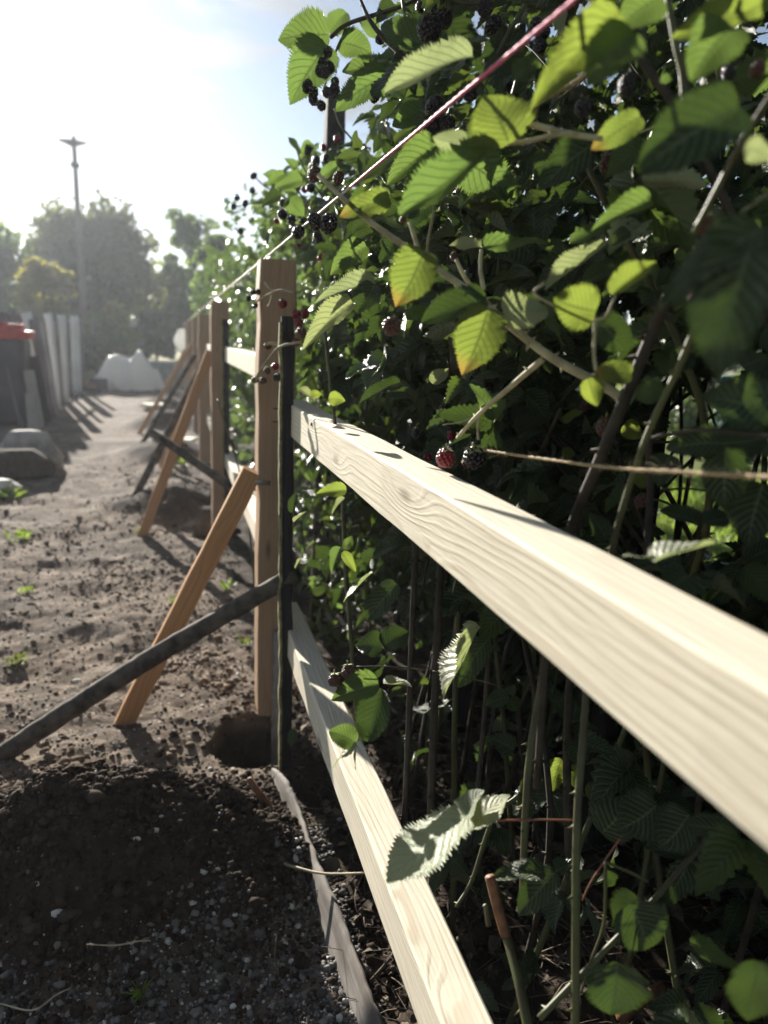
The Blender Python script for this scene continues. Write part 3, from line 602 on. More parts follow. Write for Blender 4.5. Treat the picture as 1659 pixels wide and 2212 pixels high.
# leaves picked out one by one: base px, tip px, width px, depth, tip depth offset, roll deg, flip, material
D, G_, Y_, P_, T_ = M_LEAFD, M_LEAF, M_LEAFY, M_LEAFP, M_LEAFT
c4 = lambda x, y: (540+.3906*x, .3906*y)
c5 = lambda x, y: (1065+.3663*x, .3663*y)
c6 = lambda x, y: (486+.3418*x, 513+.3418*y)
c8 = lambda x, y: (864+.4792*x, 648+.4792*y)
c7 = lambda x, y: (810+.5117*x, 1350+.5117*y)
ident = lambda x, y: (x, y)
leaves = []
def LV(cf, sc, rows):
    for (bx, by, tx, ty, w_, d, dd, roll, flip, mat) in rows: leaves.append((cf(bx, by), cf(tx, ty), w_*sc, d, dd, roll, flip, mat))
LV(c4, .3906, [
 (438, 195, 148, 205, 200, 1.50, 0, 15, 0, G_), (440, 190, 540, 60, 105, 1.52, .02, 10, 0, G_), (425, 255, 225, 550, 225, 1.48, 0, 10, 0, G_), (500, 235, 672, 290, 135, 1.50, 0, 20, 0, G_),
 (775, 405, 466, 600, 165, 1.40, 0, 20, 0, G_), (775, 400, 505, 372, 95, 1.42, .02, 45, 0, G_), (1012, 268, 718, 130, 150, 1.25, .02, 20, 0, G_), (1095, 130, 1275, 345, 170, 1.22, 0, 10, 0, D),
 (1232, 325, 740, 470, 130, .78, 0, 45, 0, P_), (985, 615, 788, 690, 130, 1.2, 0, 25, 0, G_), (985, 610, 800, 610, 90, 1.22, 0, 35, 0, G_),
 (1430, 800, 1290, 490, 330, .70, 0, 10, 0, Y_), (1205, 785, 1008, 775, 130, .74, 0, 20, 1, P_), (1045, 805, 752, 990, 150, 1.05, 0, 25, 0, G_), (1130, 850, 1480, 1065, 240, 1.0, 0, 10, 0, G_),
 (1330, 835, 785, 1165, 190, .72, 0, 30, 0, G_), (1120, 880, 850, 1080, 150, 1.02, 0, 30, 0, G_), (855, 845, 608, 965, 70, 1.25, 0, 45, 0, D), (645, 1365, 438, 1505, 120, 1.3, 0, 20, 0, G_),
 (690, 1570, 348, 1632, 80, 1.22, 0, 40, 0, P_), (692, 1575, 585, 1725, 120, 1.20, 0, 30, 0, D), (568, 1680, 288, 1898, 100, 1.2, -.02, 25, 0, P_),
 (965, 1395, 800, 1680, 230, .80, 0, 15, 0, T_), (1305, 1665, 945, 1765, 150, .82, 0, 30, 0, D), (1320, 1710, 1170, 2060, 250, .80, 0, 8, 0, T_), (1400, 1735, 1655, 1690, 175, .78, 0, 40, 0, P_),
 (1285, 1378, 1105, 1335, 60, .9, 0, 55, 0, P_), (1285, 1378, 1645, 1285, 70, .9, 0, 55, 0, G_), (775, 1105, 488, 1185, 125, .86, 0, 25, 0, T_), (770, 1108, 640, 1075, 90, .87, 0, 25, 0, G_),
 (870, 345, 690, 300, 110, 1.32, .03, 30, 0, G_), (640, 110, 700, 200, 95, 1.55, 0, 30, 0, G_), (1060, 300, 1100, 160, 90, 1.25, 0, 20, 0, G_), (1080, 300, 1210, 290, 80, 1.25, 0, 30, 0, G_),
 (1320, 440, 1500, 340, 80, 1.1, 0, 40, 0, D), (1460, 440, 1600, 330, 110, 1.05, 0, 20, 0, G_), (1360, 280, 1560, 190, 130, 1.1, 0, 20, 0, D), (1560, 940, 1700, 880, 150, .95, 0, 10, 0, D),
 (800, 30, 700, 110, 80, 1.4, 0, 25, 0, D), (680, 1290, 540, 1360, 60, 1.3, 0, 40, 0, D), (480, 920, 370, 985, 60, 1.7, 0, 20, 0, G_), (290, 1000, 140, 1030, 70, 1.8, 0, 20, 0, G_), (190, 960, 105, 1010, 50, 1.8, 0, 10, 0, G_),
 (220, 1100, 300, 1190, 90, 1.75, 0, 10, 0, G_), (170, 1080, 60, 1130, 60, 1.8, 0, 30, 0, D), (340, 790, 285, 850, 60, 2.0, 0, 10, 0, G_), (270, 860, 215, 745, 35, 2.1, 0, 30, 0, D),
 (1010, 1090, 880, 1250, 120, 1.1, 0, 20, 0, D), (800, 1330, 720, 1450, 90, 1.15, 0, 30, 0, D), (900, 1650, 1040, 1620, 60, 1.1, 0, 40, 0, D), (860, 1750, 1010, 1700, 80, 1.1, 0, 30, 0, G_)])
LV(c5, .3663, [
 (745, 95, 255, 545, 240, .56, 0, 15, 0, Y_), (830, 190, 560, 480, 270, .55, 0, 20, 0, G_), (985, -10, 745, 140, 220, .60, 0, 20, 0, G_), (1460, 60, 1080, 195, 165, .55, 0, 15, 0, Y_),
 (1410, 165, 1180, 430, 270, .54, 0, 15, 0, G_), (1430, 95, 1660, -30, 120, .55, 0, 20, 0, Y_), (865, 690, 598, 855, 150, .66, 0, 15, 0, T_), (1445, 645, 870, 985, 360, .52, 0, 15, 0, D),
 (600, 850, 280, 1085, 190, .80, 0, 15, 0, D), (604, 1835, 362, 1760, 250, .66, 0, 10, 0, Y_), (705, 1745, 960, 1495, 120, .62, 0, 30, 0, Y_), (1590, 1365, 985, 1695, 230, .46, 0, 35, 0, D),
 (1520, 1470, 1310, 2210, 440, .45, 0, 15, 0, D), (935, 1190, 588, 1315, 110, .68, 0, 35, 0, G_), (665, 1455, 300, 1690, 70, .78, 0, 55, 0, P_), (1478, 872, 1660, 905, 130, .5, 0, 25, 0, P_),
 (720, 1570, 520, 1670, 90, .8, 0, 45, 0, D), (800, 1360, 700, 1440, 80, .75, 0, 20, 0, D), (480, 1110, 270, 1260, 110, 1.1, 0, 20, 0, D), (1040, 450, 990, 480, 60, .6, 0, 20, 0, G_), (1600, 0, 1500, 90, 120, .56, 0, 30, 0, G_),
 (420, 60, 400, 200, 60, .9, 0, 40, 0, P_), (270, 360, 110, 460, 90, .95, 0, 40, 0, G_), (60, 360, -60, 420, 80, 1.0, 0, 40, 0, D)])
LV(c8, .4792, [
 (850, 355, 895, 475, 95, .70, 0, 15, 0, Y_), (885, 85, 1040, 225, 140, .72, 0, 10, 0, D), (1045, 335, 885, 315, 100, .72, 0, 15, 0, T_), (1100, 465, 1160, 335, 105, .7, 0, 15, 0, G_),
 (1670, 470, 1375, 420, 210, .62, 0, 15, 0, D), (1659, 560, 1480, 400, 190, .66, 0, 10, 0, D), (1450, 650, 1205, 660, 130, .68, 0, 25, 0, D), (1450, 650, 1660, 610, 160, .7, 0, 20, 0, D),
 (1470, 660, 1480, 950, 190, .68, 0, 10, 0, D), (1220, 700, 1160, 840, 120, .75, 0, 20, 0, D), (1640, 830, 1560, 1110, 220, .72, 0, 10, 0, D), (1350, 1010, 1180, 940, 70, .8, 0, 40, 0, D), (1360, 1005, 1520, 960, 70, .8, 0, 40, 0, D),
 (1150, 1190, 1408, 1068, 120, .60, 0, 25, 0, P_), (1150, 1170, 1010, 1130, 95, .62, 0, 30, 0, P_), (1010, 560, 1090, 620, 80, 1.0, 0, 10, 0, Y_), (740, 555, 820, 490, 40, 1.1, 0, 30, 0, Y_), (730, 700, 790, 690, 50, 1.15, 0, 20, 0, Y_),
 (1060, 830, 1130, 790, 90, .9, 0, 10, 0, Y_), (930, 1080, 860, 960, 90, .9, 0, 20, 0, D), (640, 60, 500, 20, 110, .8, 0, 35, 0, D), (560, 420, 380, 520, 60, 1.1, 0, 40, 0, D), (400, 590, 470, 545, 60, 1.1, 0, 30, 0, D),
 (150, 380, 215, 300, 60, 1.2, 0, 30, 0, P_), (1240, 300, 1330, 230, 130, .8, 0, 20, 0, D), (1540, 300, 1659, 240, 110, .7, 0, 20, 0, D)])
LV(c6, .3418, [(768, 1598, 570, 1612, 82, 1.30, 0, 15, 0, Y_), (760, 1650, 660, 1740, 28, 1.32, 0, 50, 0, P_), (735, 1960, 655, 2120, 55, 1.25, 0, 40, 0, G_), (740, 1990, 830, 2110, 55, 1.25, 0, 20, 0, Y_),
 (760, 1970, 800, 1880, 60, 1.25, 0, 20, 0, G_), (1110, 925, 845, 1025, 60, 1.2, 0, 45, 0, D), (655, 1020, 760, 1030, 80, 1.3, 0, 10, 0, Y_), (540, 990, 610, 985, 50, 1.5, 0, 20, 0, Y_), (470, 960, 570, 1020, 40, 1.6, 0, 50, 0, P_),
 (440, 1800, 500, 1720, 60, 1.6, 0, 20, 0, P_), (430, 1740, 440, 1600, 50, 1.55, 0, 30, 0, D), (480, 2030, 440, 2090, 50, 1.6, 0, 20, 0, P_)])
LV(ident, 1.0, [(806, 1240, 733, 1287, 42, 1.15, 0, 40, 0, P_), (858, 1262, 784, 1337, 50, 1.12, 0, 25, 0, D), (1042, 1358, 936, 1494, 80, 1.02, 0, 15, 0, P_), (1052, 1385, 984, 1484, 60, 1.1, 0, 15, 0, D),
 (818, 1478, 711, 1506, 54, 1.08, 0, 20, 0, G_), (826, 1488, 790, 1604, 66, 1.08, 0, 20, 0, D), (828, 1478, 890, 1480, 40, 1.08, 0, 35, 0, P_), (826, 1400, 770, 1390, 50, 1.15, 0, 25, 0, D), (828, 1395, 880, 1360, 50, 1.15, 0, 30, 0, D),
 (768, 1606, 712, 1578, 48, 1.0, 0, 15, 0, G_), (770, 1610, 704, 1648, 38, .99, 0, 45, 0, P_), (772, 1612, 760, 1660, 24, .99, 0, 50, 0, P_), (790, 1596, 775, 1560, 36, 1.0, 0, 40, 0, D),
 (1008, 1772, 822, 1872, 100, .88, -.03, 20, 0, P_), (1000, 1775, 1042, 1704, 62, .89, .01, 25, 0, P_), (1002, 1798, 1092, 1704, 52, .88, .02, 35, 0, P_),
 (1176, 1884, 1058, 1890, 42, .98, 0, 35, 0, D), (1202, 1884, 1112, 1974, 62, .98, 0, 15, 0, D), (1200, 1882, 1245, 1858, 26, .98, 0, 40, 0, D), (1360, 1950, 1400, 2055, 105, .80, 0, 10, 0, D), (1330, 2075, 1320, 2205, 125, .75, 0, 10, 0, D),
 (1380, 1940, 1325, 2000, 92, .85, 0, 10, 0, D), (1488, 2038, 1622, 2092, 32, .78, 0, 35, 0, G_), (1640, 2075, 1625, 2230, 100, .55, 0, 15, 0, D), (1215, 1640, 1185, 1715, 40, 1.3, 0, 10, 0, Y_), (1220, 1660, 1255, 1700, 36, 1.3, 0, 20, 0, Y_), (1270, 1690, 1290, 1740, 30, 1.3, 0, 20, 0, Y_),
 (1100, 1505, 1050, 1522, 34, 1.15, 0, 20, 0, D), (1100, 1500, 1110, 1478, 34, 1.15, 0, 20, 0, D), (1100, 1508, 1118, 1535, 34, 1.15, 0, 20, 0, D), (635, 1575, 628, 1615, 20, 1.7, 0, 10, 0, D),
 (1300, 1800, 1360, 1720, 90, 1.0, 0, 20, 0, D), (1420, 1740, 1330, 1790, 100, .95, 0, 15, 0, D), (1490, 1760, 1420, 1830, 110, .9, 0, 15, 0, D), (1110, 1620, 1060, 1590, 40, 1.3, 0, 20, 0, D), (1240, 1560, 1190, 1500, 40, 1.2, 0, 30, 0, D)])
def rot_about(v, a, ang):
    return v*math.cos(ang)+np.cross(a, v)*math.sin(ang)+a*(a@v)*(1-math.cos(ang))
hero_boxes = []
for i, (b0, t0, wpx, d, dd, roll, flip, mat) in enumerate(leaves):
    B, T = P(b0[0], b0[1], d), P(t0[0], t0[1], d+dd); a = T-B; ln = np.linalg.norm(a); a /= ln
    vw = CAM-(B+T)/2; n0 = vw-(vw@a)*a; n0 /= np.linalg.norm(n0)
    sgn = 1 if random.random() < 0.5 else -1
    if n0[2] < 0.9:      # roll so that the upper side turns towards the sky
        up = np.array([0, 0, 1.0]); s = np.cross(a, n0); sgn = 1 if (rot_about(n0, a, 0.3)[2] > n0[2]) else -1
    n1 = rot_about(n0, a, sgn*rad(roll)); n1 = -n1 if flip else n1
    wid = wpx/FPX*d/max(0.45, math.cos(rad(roll)))*1.12
    if mat is M_LEAFP and (b0[1]+t0[1])/2 > 1100:      # blades seen from above, laid open to the sky
        n1 = np.array([-0.12, 0.25, 1.0]); n1 = n1-(n1@a)*a; n1 /= np.linalg.norm(n1); vu = vw/np.linalg.norm(vw); wid = wpx/FPX*d*1.12/max(0.5, abs(n1@vu))
    R3 = np.stack([np.cross(a, n1), a, n1], 1); v = random.randrange(8); sx = min(1.7, max(0.45, (wid/ln)/0.62))
    M = Matrix.Translation(Vector(B)) @ Matrix(R3.tolist()).to_4x4() @ Matrix.Diagonal((ln*sx, ln, ln, 1))
    obj('leaf', leaf_mesh('h', v, mat), bush, M)

# canes and stems picked out one by one
def cane(cf, pts, d, r, mat, par=None, prick=0.012, name='cane'):
    ds = np.interp(np.linspace(0, 1, len(pts)), np.linspace(0, 1, len(np.atleast_1d(d))), np.atleast_1d(d))
    q = [P(*cf(*p_), dd) for p_, dd in zip(pts, ds)]; rr = [x/FPX*float(np.mean(ds)) for x in np.atleast_1d(r)]
    return tube(name, q, rr, mat, par or bush, k=8, prick=prick, n=max(8, 6*len(pts)))
I_ = ident
cane(I_, [(688, 378), (782, 465), (891, 543), (1028, 640), (1087, 691), (1188, 770), (1314, 840), (1350, 875)], (.88, .76), (5, 6.5, 8, 8.5, 9, 10, 10), M_CANEP)
cane(I_, [(1172, 776), (1100, 838), (1032, 897), (989, 945)], (.80, .98), (6.5, 6, 5, 5), M_CANEP, prick=.02)
cane(I_, [(1034, 897), (1032, 925), (1033, 950)], .96, (3, 3), M_CANEP, prick=0)
cane(I_, [(1030, 900), (1000, 910), (956, 918)], .96, (3, 1), M_CANEP, prick=0)
cane(I_, [(1442, 640), (1405, 729), (1343, 878), (1290, 1005), (1236, 1135), (1190, 1300), (1160, 1700)], (.70, .78, .95), (12, 13, 12, 10), M_CANEB)
cane(I_, [(1540, 600), (1482, 758), (1391, 960), (1324, 1178), (1290, 1400)], (.62, .8), (8, 8, 7), M_CANE)
cane(I_, [(1390, 952), (1460, 935), (1535, 930), (1680, 945)], (.72, .6), (6, 5, 5), M_CANEB)
cane(I_, [(1400, 940), (1405, 1060), (1400, 1150), (1395, 1300)], .85, (8, 9), M_CANEB)
cane(I_, [(1425, 1060), (1480, 1055), (1540, 1062)], .8, (3, 2), M_CANEB, prick=0)
cane(I_, [(1277, 1330), (1262, 1560), (1246, 1800), (1243, 2240)], (.92, .82), (9, 9), M_CANE, prick=.03)
cane(I_, [(1185, 1400), (1150, 1600), (1136, 1750), (1128, 1950)], (1.05, 1.0), (11, 10, 7), M_CANE, prick=.03)
cane(I_, [(1250, 1180), (1240, 1350), (1225, 1600), (1230, 1900)], (1.2, 1.1), (10, 9), M_CANEB)
cane(I_, [(1125, 1715), (1065, 1770), (1020, 1900), (985, 1960)], (1.1, 1.05), (5, 4), M_CANE)
cane(I_, [(1570, 1760), (1420, 1935), (1300, 2060), (1165, 2200)], (.9, .82), (8, 6, 7), M_CANE)
cane(I_, [(1240, 1772), (1150, 1771), (1045, 1775), (1005, 1790)], (.88, .885), (2.2, 2), M_REDSTEM, prick=0, name='petiole')
cane(I_, [(1340, 1810), (1280, 1900), (1258, 1945)], .85, (2.5, 2), M_REDSTEM, prick=0, name='petiole')
cane(I_, [(1308, 1862), (1305, 1990), (1275, 2080), (1255, 2145)], .84, (3.5, 3), M_CANE, prick=0)
cane(I_, [(1308, 1862), (1350, 1880), (1400, 1905)], .84, (3.5, 3), M_CANE, prick=0)
cane(I_, [(1095, 2025), (1120, 2120), (1145, 2240)], (.98, .9), (10, 11), M_CANE, prick=.04)
st_ = cane(I_, [(1058, 1893), (1072, 1950), (1092, 2022)], .98, (11, 11), M_CUT, prick=0, name='cut_cane'); st_['label'] = 'brown pruned cane stub'
cane(I_, [(1056, 2000), (1050, 1962), (1046, 1955)], .98, (6, 5), M_CANE, prick=0)
cane(I_, [(740, 1060), (748, 1250), (760, 1400), (772, 1600)], (1.45, 1.35), (5, 5, 4), M_CANE, prick=.03)
cane(I_, [(770, 1440), (850, 1440), (920, 1448)], 1.1, (1.5, 1.5), M_CANE, prick=0, name='petiole')
cane(I_, [(935, 1450), (1000, 1462), (1075, 1480)], 1.1, (1.5, 1.5), M_CANE, prick=0, name='petiole')
cane(I_, [(905, 1060), (893, 1300), (880, 1640), (872, 1800)], 1.3, (7, 7), M_CANEB, prick=.04)
cane(I_, [(958, 1080), (944, 1400), (934, 1640), (928, 1850)], 1.25, (9, 9), M_CANEB, prick=.04)
cane(I_, [(1075, 1150), (1050, 1500), (1030, 1720), (1010, 1850)], 1.25, (6, 6), M_CANEB, prick=.04)
cane(I_, [(770, -20), (809, 59), (884, 135), (930, 203), (975, 300)], (1.35, 1.2), (3, 6, 6, 5), M_CANEB)
cane(I_, [(868, -20), (876, 60), (882, 133)], 1.3, (4, 3), M_CANE)
cane(I_, [(715, 80), (745, 55), (790, 38), (850, 20), (900, 0)], (1.5, 1.35), (5, 4), M_CANEB)
cane(I_, [(748, 62), (728, 105), (714, 150), (700, 190)], 1.5, (3, 2), M_CANE, prick=.03)
cane(I_, [(950, 5), (1030, 8), (1090, 3), (1200, 22)], 1.15, (5, 5), M_CANE)
cane(I_, [(1140, 0), (1100, 70), (1070, 125)], 1.05, (6, 5), M_CANE)
cane(I_, [(1095, 268), (1150, 270), (1225, 288), (1300, 300)], (.72, .66), (7, 6), M_CANEP, prick=.02)
cane(I_, [(1095, 310), (1140, 305), (1200, 292), (1240, 288)], (.72, .67), (5, 5), M_CANEP, prick=.02)
cane(I_, [(1440, -20), (1459, 92), (1475, 165), (1475, 255), (1455, 330)], (.6, .62), (7, 8, 7), M_CANE, prick=.02)
cane(I_, [(1690, 170), (1607, 300), (1552, 403), (1500, 500)], (.52, .6), (7, 8, 6), M_CANE, prick=.02)
cane(I_, [(1660, 420), (1590, 470), (1540, 520)], .55, (5, 4), M_CANE, prick=.02)
cane(I_, [(1285, 690), (1283, 760), (1287, 800)], .67, (4, 4), M_CANEP, prick=0, name='petiole')
cane(I_, [(1175, 610), (1160, 640), (1290, 690), (1330, 640)], .68, (3, 3), M_CANEP, prick=0, name='petiole')
cane(I_, [(1040, 540), (1038, 580), (1045, 625)], .84, (4, 5), M_CANEP, prick=.03)
cane(I_, [(985, 560), (1005, 600), (1030, 635)], .85, (4, 5), M_CANEP, prick=.03)
cane(I_, [(885, 480), (895, 510), (905, 545)], .84, (4, 5), M_CANEP, prick=.03)
cane(I_, [(1000, 400), (985, 480), (975, 620), (985, 800)], (1.35, 1.3), (13, 12), M_CANEB)
cane(I_, [(945, 430), (925, 520), (915, 640)], (1.3, 1.3), (4, 4), M_CANEP)
cane(I_, [(700, 700), (716, 850), (735, 1010), (742, 1060)], (1.55, 1.5), (4, 4), M_CANE, prick=.03)
SIL_Y0 = [-200, 0, 60, 210, 245, 290, 340, 380, 425, 470, 520, 560, 600, 2600]; SIL_X0 = [800, 800, 760, 760, 760, 740, 730, 700, 680, 670, 670, 670, 670, 670]
def inside(pts_):
    q_ = catmull(pts_, 12); a_, b_, c_ = project(q_); return bool(np.all(a_ > np.interp(b_, SIL_Y0, SIL_X0)) and np.all((q_[:, 0] > 0.40) | (q_[:, 2] > 1.1)) and np.all(c_ > 0.6))
for k in range(60):        # the tangle of stems deeper in
    x = random.uniform(0.42, 1.3); y = random.uniform(0.55, 2.2); lean = random.uniform(-0.45, 0.6); h = random.uniform(1.0, 1.95)
    pts_ = [(x, y, -0.02), (x+lean*0.2+random.uniform(-.06, .06), y+random.uniform(-0.25, 0.25), h*0.4), (x+lean*0.7-0.04, y+random.uniform(-0.2, 0.2), h*0.75), (x+lean*1.3-0.12, y+random.uniform(-0.3, 0.3), h)]
    if not inside(pts_): continue
    tube('cane', pts_, [0.0065, 0.0055, 0.0045, 0.003], random.choice([M_CANE, M_CANEB, M_CANEB, M_CANEB]), bush, k=6, n=16, prick=0.05)
for k in range(22):
    x = random.uniform(0.36, 1.2); y = random.uniform(2.4, 4.6); lean = random.uniform(-0.3, 0.2); h = random.uniform(0.9, 1.3)
    tube('cane', [(x, y, -0.02), (x+lean*0.3, y+random.uniform(-0.1, 0.1), h*0.5), (x+lean*0.8-0.05, y+random.uniform(-0.2, 0.2), h)], [0.006, 0.005, 0.003], random.choice([M_CANE, M_CANEB]), bush2, k=6, n=12)

# berries
def berry_geo(seed, long=1.25):
    rs = random.Random(seed); V, F = [], []; n = 46
    for i in range(n):
        t = (i+0.5)/n; z = 1-2*t; r = math.sqrt(max(0, 1-z*z)); a = i*2.39996+rs.uniform(-0.1, 0.1)
        c = np.array([r*math.cos(a)*0.72, r*math.sin(a)*0.72, z*0.72*long]); s = 0.27*rs.uniform(0.85, 1.15); m0 = len(V)
        V += [c+q*s for q in IV2]; F += [tuple(m0+x for x in f) for f in IF2]
    return np.array(V), np.array(F)
BG = [berry_geo(1, 1.2), berry_geo(2, 1.4), berry_geo(3, 1.0)]
def sepal_geo():
    V, F = [], []
    for k in range(5):
        a = k*1.2566; d = np.array([math.cos(a), math.sin(a), 0]); s = np.array([-math.sin(a), math.cos(a), 0]); m0 = len(V)
        V += [np.array([0, 0, .95]), d*.35+s*.24+np.array([0, 0, 1.02]), d*.95+np.array([0, 0, .95+.2*random.random()]), d*.35-s*.24+np.array([0, 0, 1.02])]; F.append((m0, m0+1, m0+2, m0+3))
    tv, tf = tube_geo([(0, 0, .9), (0.05, 0.03, 1.6)], [0.11, 0.09], n=3, k=5); m0 = len(V)
    return list(V)+list(tv), F+[tuple(m0+x for x in f) for f in tf]
SV, SF = sepal_geo(); _bm = {}; SEP = mk_mesh('calyx', SV, SF, M_SEPAL)
def berry(c, r, mat, par, tilt=None):
    i = random.randrange(3); k = (i, mat.name)
    if k not in _bm: _bm[k] = mk_mesh('berry', BG[i][0], BG[i][1], mat)
    t = tilt if tilt is not None else (random.gauss(0, 0.35), random.gauss(0, 0.35), random.uniform(0, 6))
    M = Matrix.Translation(Vector(c)) @ Matrix.Rotation(t[0], 4, 'X') @ Matrix.Rotation(t[1], 4, 'Y') @ Matrix.Rotation(t[2], 4, 'Z') @ Matrix.Scale(r, 4)
    b = obj('berry', _bm[k], par, M); obj('calyx', SEP, b, M)
B_, R_, X_ = M_BERRY, M_BERRYR, M_BERRYD
for cf, rows in ((c4, [(430, 290, 26, 1.47, B_), (440, 375, 30, 1.47, B_), (398, 350, 26, 1.48, B_), (385, 395, 26, 1.46, B_), (415, 405, 28, 1.46, B_), (318, 478, 30, 1.46, B_), (350, 515, 28, 1.46, B_), (350, 552, 26, 1.46, B_), (395, 585, 26, 1.45, B_), (425, 512, 28, 1.45, B_), (468, 500, 30, 1.45, B_), (470, 455, 24, 1.46, B_),
  (950, 35, 34, 1.2, B_), (1000, 40, 34, 1.18, B_), (975, 155, 52, 1.12, B_), (1025, 130, 46, 1.13, B_), (1075, 105, 46, 1.15, B_), (1010, 200, 34, 1.14, B_), (690, 530, 30, 1.4, B_), (722, 215, 30, 1.45, B_), (1020, 585, 48, 1.12, B_), (1000, 690, 46, 1.12, B_), (1090, 690, 44, 1.12, B_), (1055, 710, 34, 1.13, B_),
  (1345, 135, 42, 1.1, B_), (1300, 42, 44, 1.1, B_), (355, 965, 36, 1.3, X_), (490, 985, 30, 1.32, X_), (335, 1040, 24, 1.6, B_), (362, 1225, 42, 1.3, B_), (435, 1235, 46, 1.28, B_), (268, 1285, 34, 1.5, B_), (180, 1185, 26, 1.7, B_), (230, 1215, 24, 1.7, B_), (375, 1310, 26, 1.5, B_), (1580, 145, 40, .95, B_), (1605, 250, 40, .95, B_),
  (782, 1805, 52, .98, X_), (180, 1677, 26, 1.9, R_), (255, 1738, 26, 1.85, R_), (303, 1735, 26, 1.85, R_), (270, 1782, 24, 1.85, R_), (285, 1838, 26, 1.85, R_), (258, 1893, 24, 1.85, R_), (1215, 520, 40, 1.1, B_), (845, 1218, 20, .9, X_), (1130, 1420, 24, .95, X_), (365, 890, 24, 1.9, B_), (320, 835, 20, 2.0, B_), (420, 880, 20, 1.8, B_)]),
 (c5, [(705, 1345, 46, .85, R_), (690, 965, 60, .82, X_), (1560, 410, 46, .6, X_), (1390, 430, 40, .62, B_), (1180, 1760, 34, .62, X_), (1240, 1330, 50, .6, X_), (300, 190, 40, .95, B_), (530, 640, 50, .8, B_), (790, 500, 50, .7, B_)]),
 (c6, [(190, 900, 22, 1.95, X_), (240, 905, 24, 1.92, X_), (268, 842, 20, 1.93, X_), (318, 815, 24, 1.9, R_), (330, 885, 26, 1.9, B_), (180, 345, 18, 1.98, B_), (150, 385, 18, 1.98, B_), (190, 430, 18, 1.97, B_), (270, 682, 24, 1.93, X_), (210, 345, 16, 1.98, B_), (480, 600, 28, 1.7, X_)]),
 (c8, [(203, 712, 40, .985, R_), (225, 725, 30, .99, X_), (335, 712, 50, .97, B_), (200, 492, 26, 1.25, B_), (75, 600, 22, 1.3, B_), (125, 708, 18, 1.3, R_), (335, 605, 20, 1.2, B_), (230, 612, 18, 1.25, R_), (925, 575, 40, .85, X_), (1090, 905, 30, .95, X_), (215, 455, 18, 1.3, B_), (830, 480, 20, 1.2, X_)]),
 (I_, [(752, 1452, 15, 1.1, X_), (722, 1470, 14, 1.1, X_), (1005, 1000, 8, 1.1, R_)])):
    sc = {c4: .3906, c5: .3663, c6: .3418, c8: .4792, I_: 1.0}[cf]
    for (x, y, r, d, mat) in rows: berry(P(*cf(x, y), d), r*sc/FPX*d*1.06, mat, bush2 if d > 1.8 else bush)
# fruiting side shoots in front of the nearest post
cane(c6, [(440, 350), (340, 335), (230, 385), (180, 420)], (1.88, 1.97), (3, 2), M_CANEP, bush2, prick=0)
cane(c6, [(250, 285), (285, 325), (330, 340)], 1.93, (2.5, 2), M_CANEP, bush2, prick=0)
cane(c6, [(300, 350), (285, 420), (270, 440)], 1.93, (2, 3), M_CANEP, bush2, prick=0)
cane(c6, [(480, 660), (350, 690), (280, 760), (210, 860), (200, 905)], (1.8, 1.93), (3, 2), M_CANEP, bush2, prick=0)
cane(c6, [(350, 680), (290, 670), (250, 680)], 1.92, (4, 3), M_CANEP, bush2, prick=0)

# foliage filling the bushes ------------------------------------------------
SIL_Y = [-200, 0, 60, 210, 245, 290, 340, 380, 425, 470, 520, 560, 600, 660, 720, 870, 960, 1300, 1700, 2212, 2600]
SIL_X = [900, 880, 860, 800, 790, 760, 740, 720, 690, 680, 680, 670, 660, 655, 645, 645, 645, 640, 700, 760, 800]
SIL_X2 = [1300, 1200, 1100, 860, 720, 645, 640, 575, 545, 545, 590, 640, 648, 650, 645, 645, 645, 640, 700, 760, 800]
def in_gap(px, py, m0=20):
    g = np.zeros(len(px), bool)
    for cx, cy, rx, ry in ((1575, 1005, 130, 150), (1490, 1085, 80, 70), (1620, 1010, 90, 130), (1340, 700, 50, 26), (1225, 445, 22, 10), (1190, 488, 22, 16), (1310, 425, 16, 14), (1540, 385, 20, 16), (1590, 190, 40, 18), (1240, 785, 30, 50), (1370, 800, 26, 30), (1300, 150, 24, 14), (1210, 165, 16, 12), (1345, 590, 20, 26), (1480, 60, 60, 30), (1180, 70, 14, 36), (1030, 60, 18, 60), (1260, 300, 36, 12), (1600, 745, 46, 50), (1100, 180, 14, 10), (1250, 30, 40, 14), (1650, 60, 30, 40), (1560, 290, 20, 14), (1020, 560, 24, 14)):
        mg = 52 if rx > 70 else m0
        g |= ((px-cx)/(rx+mg))**2+((py-cy)/(ry+mg))**2 < 1
    return g
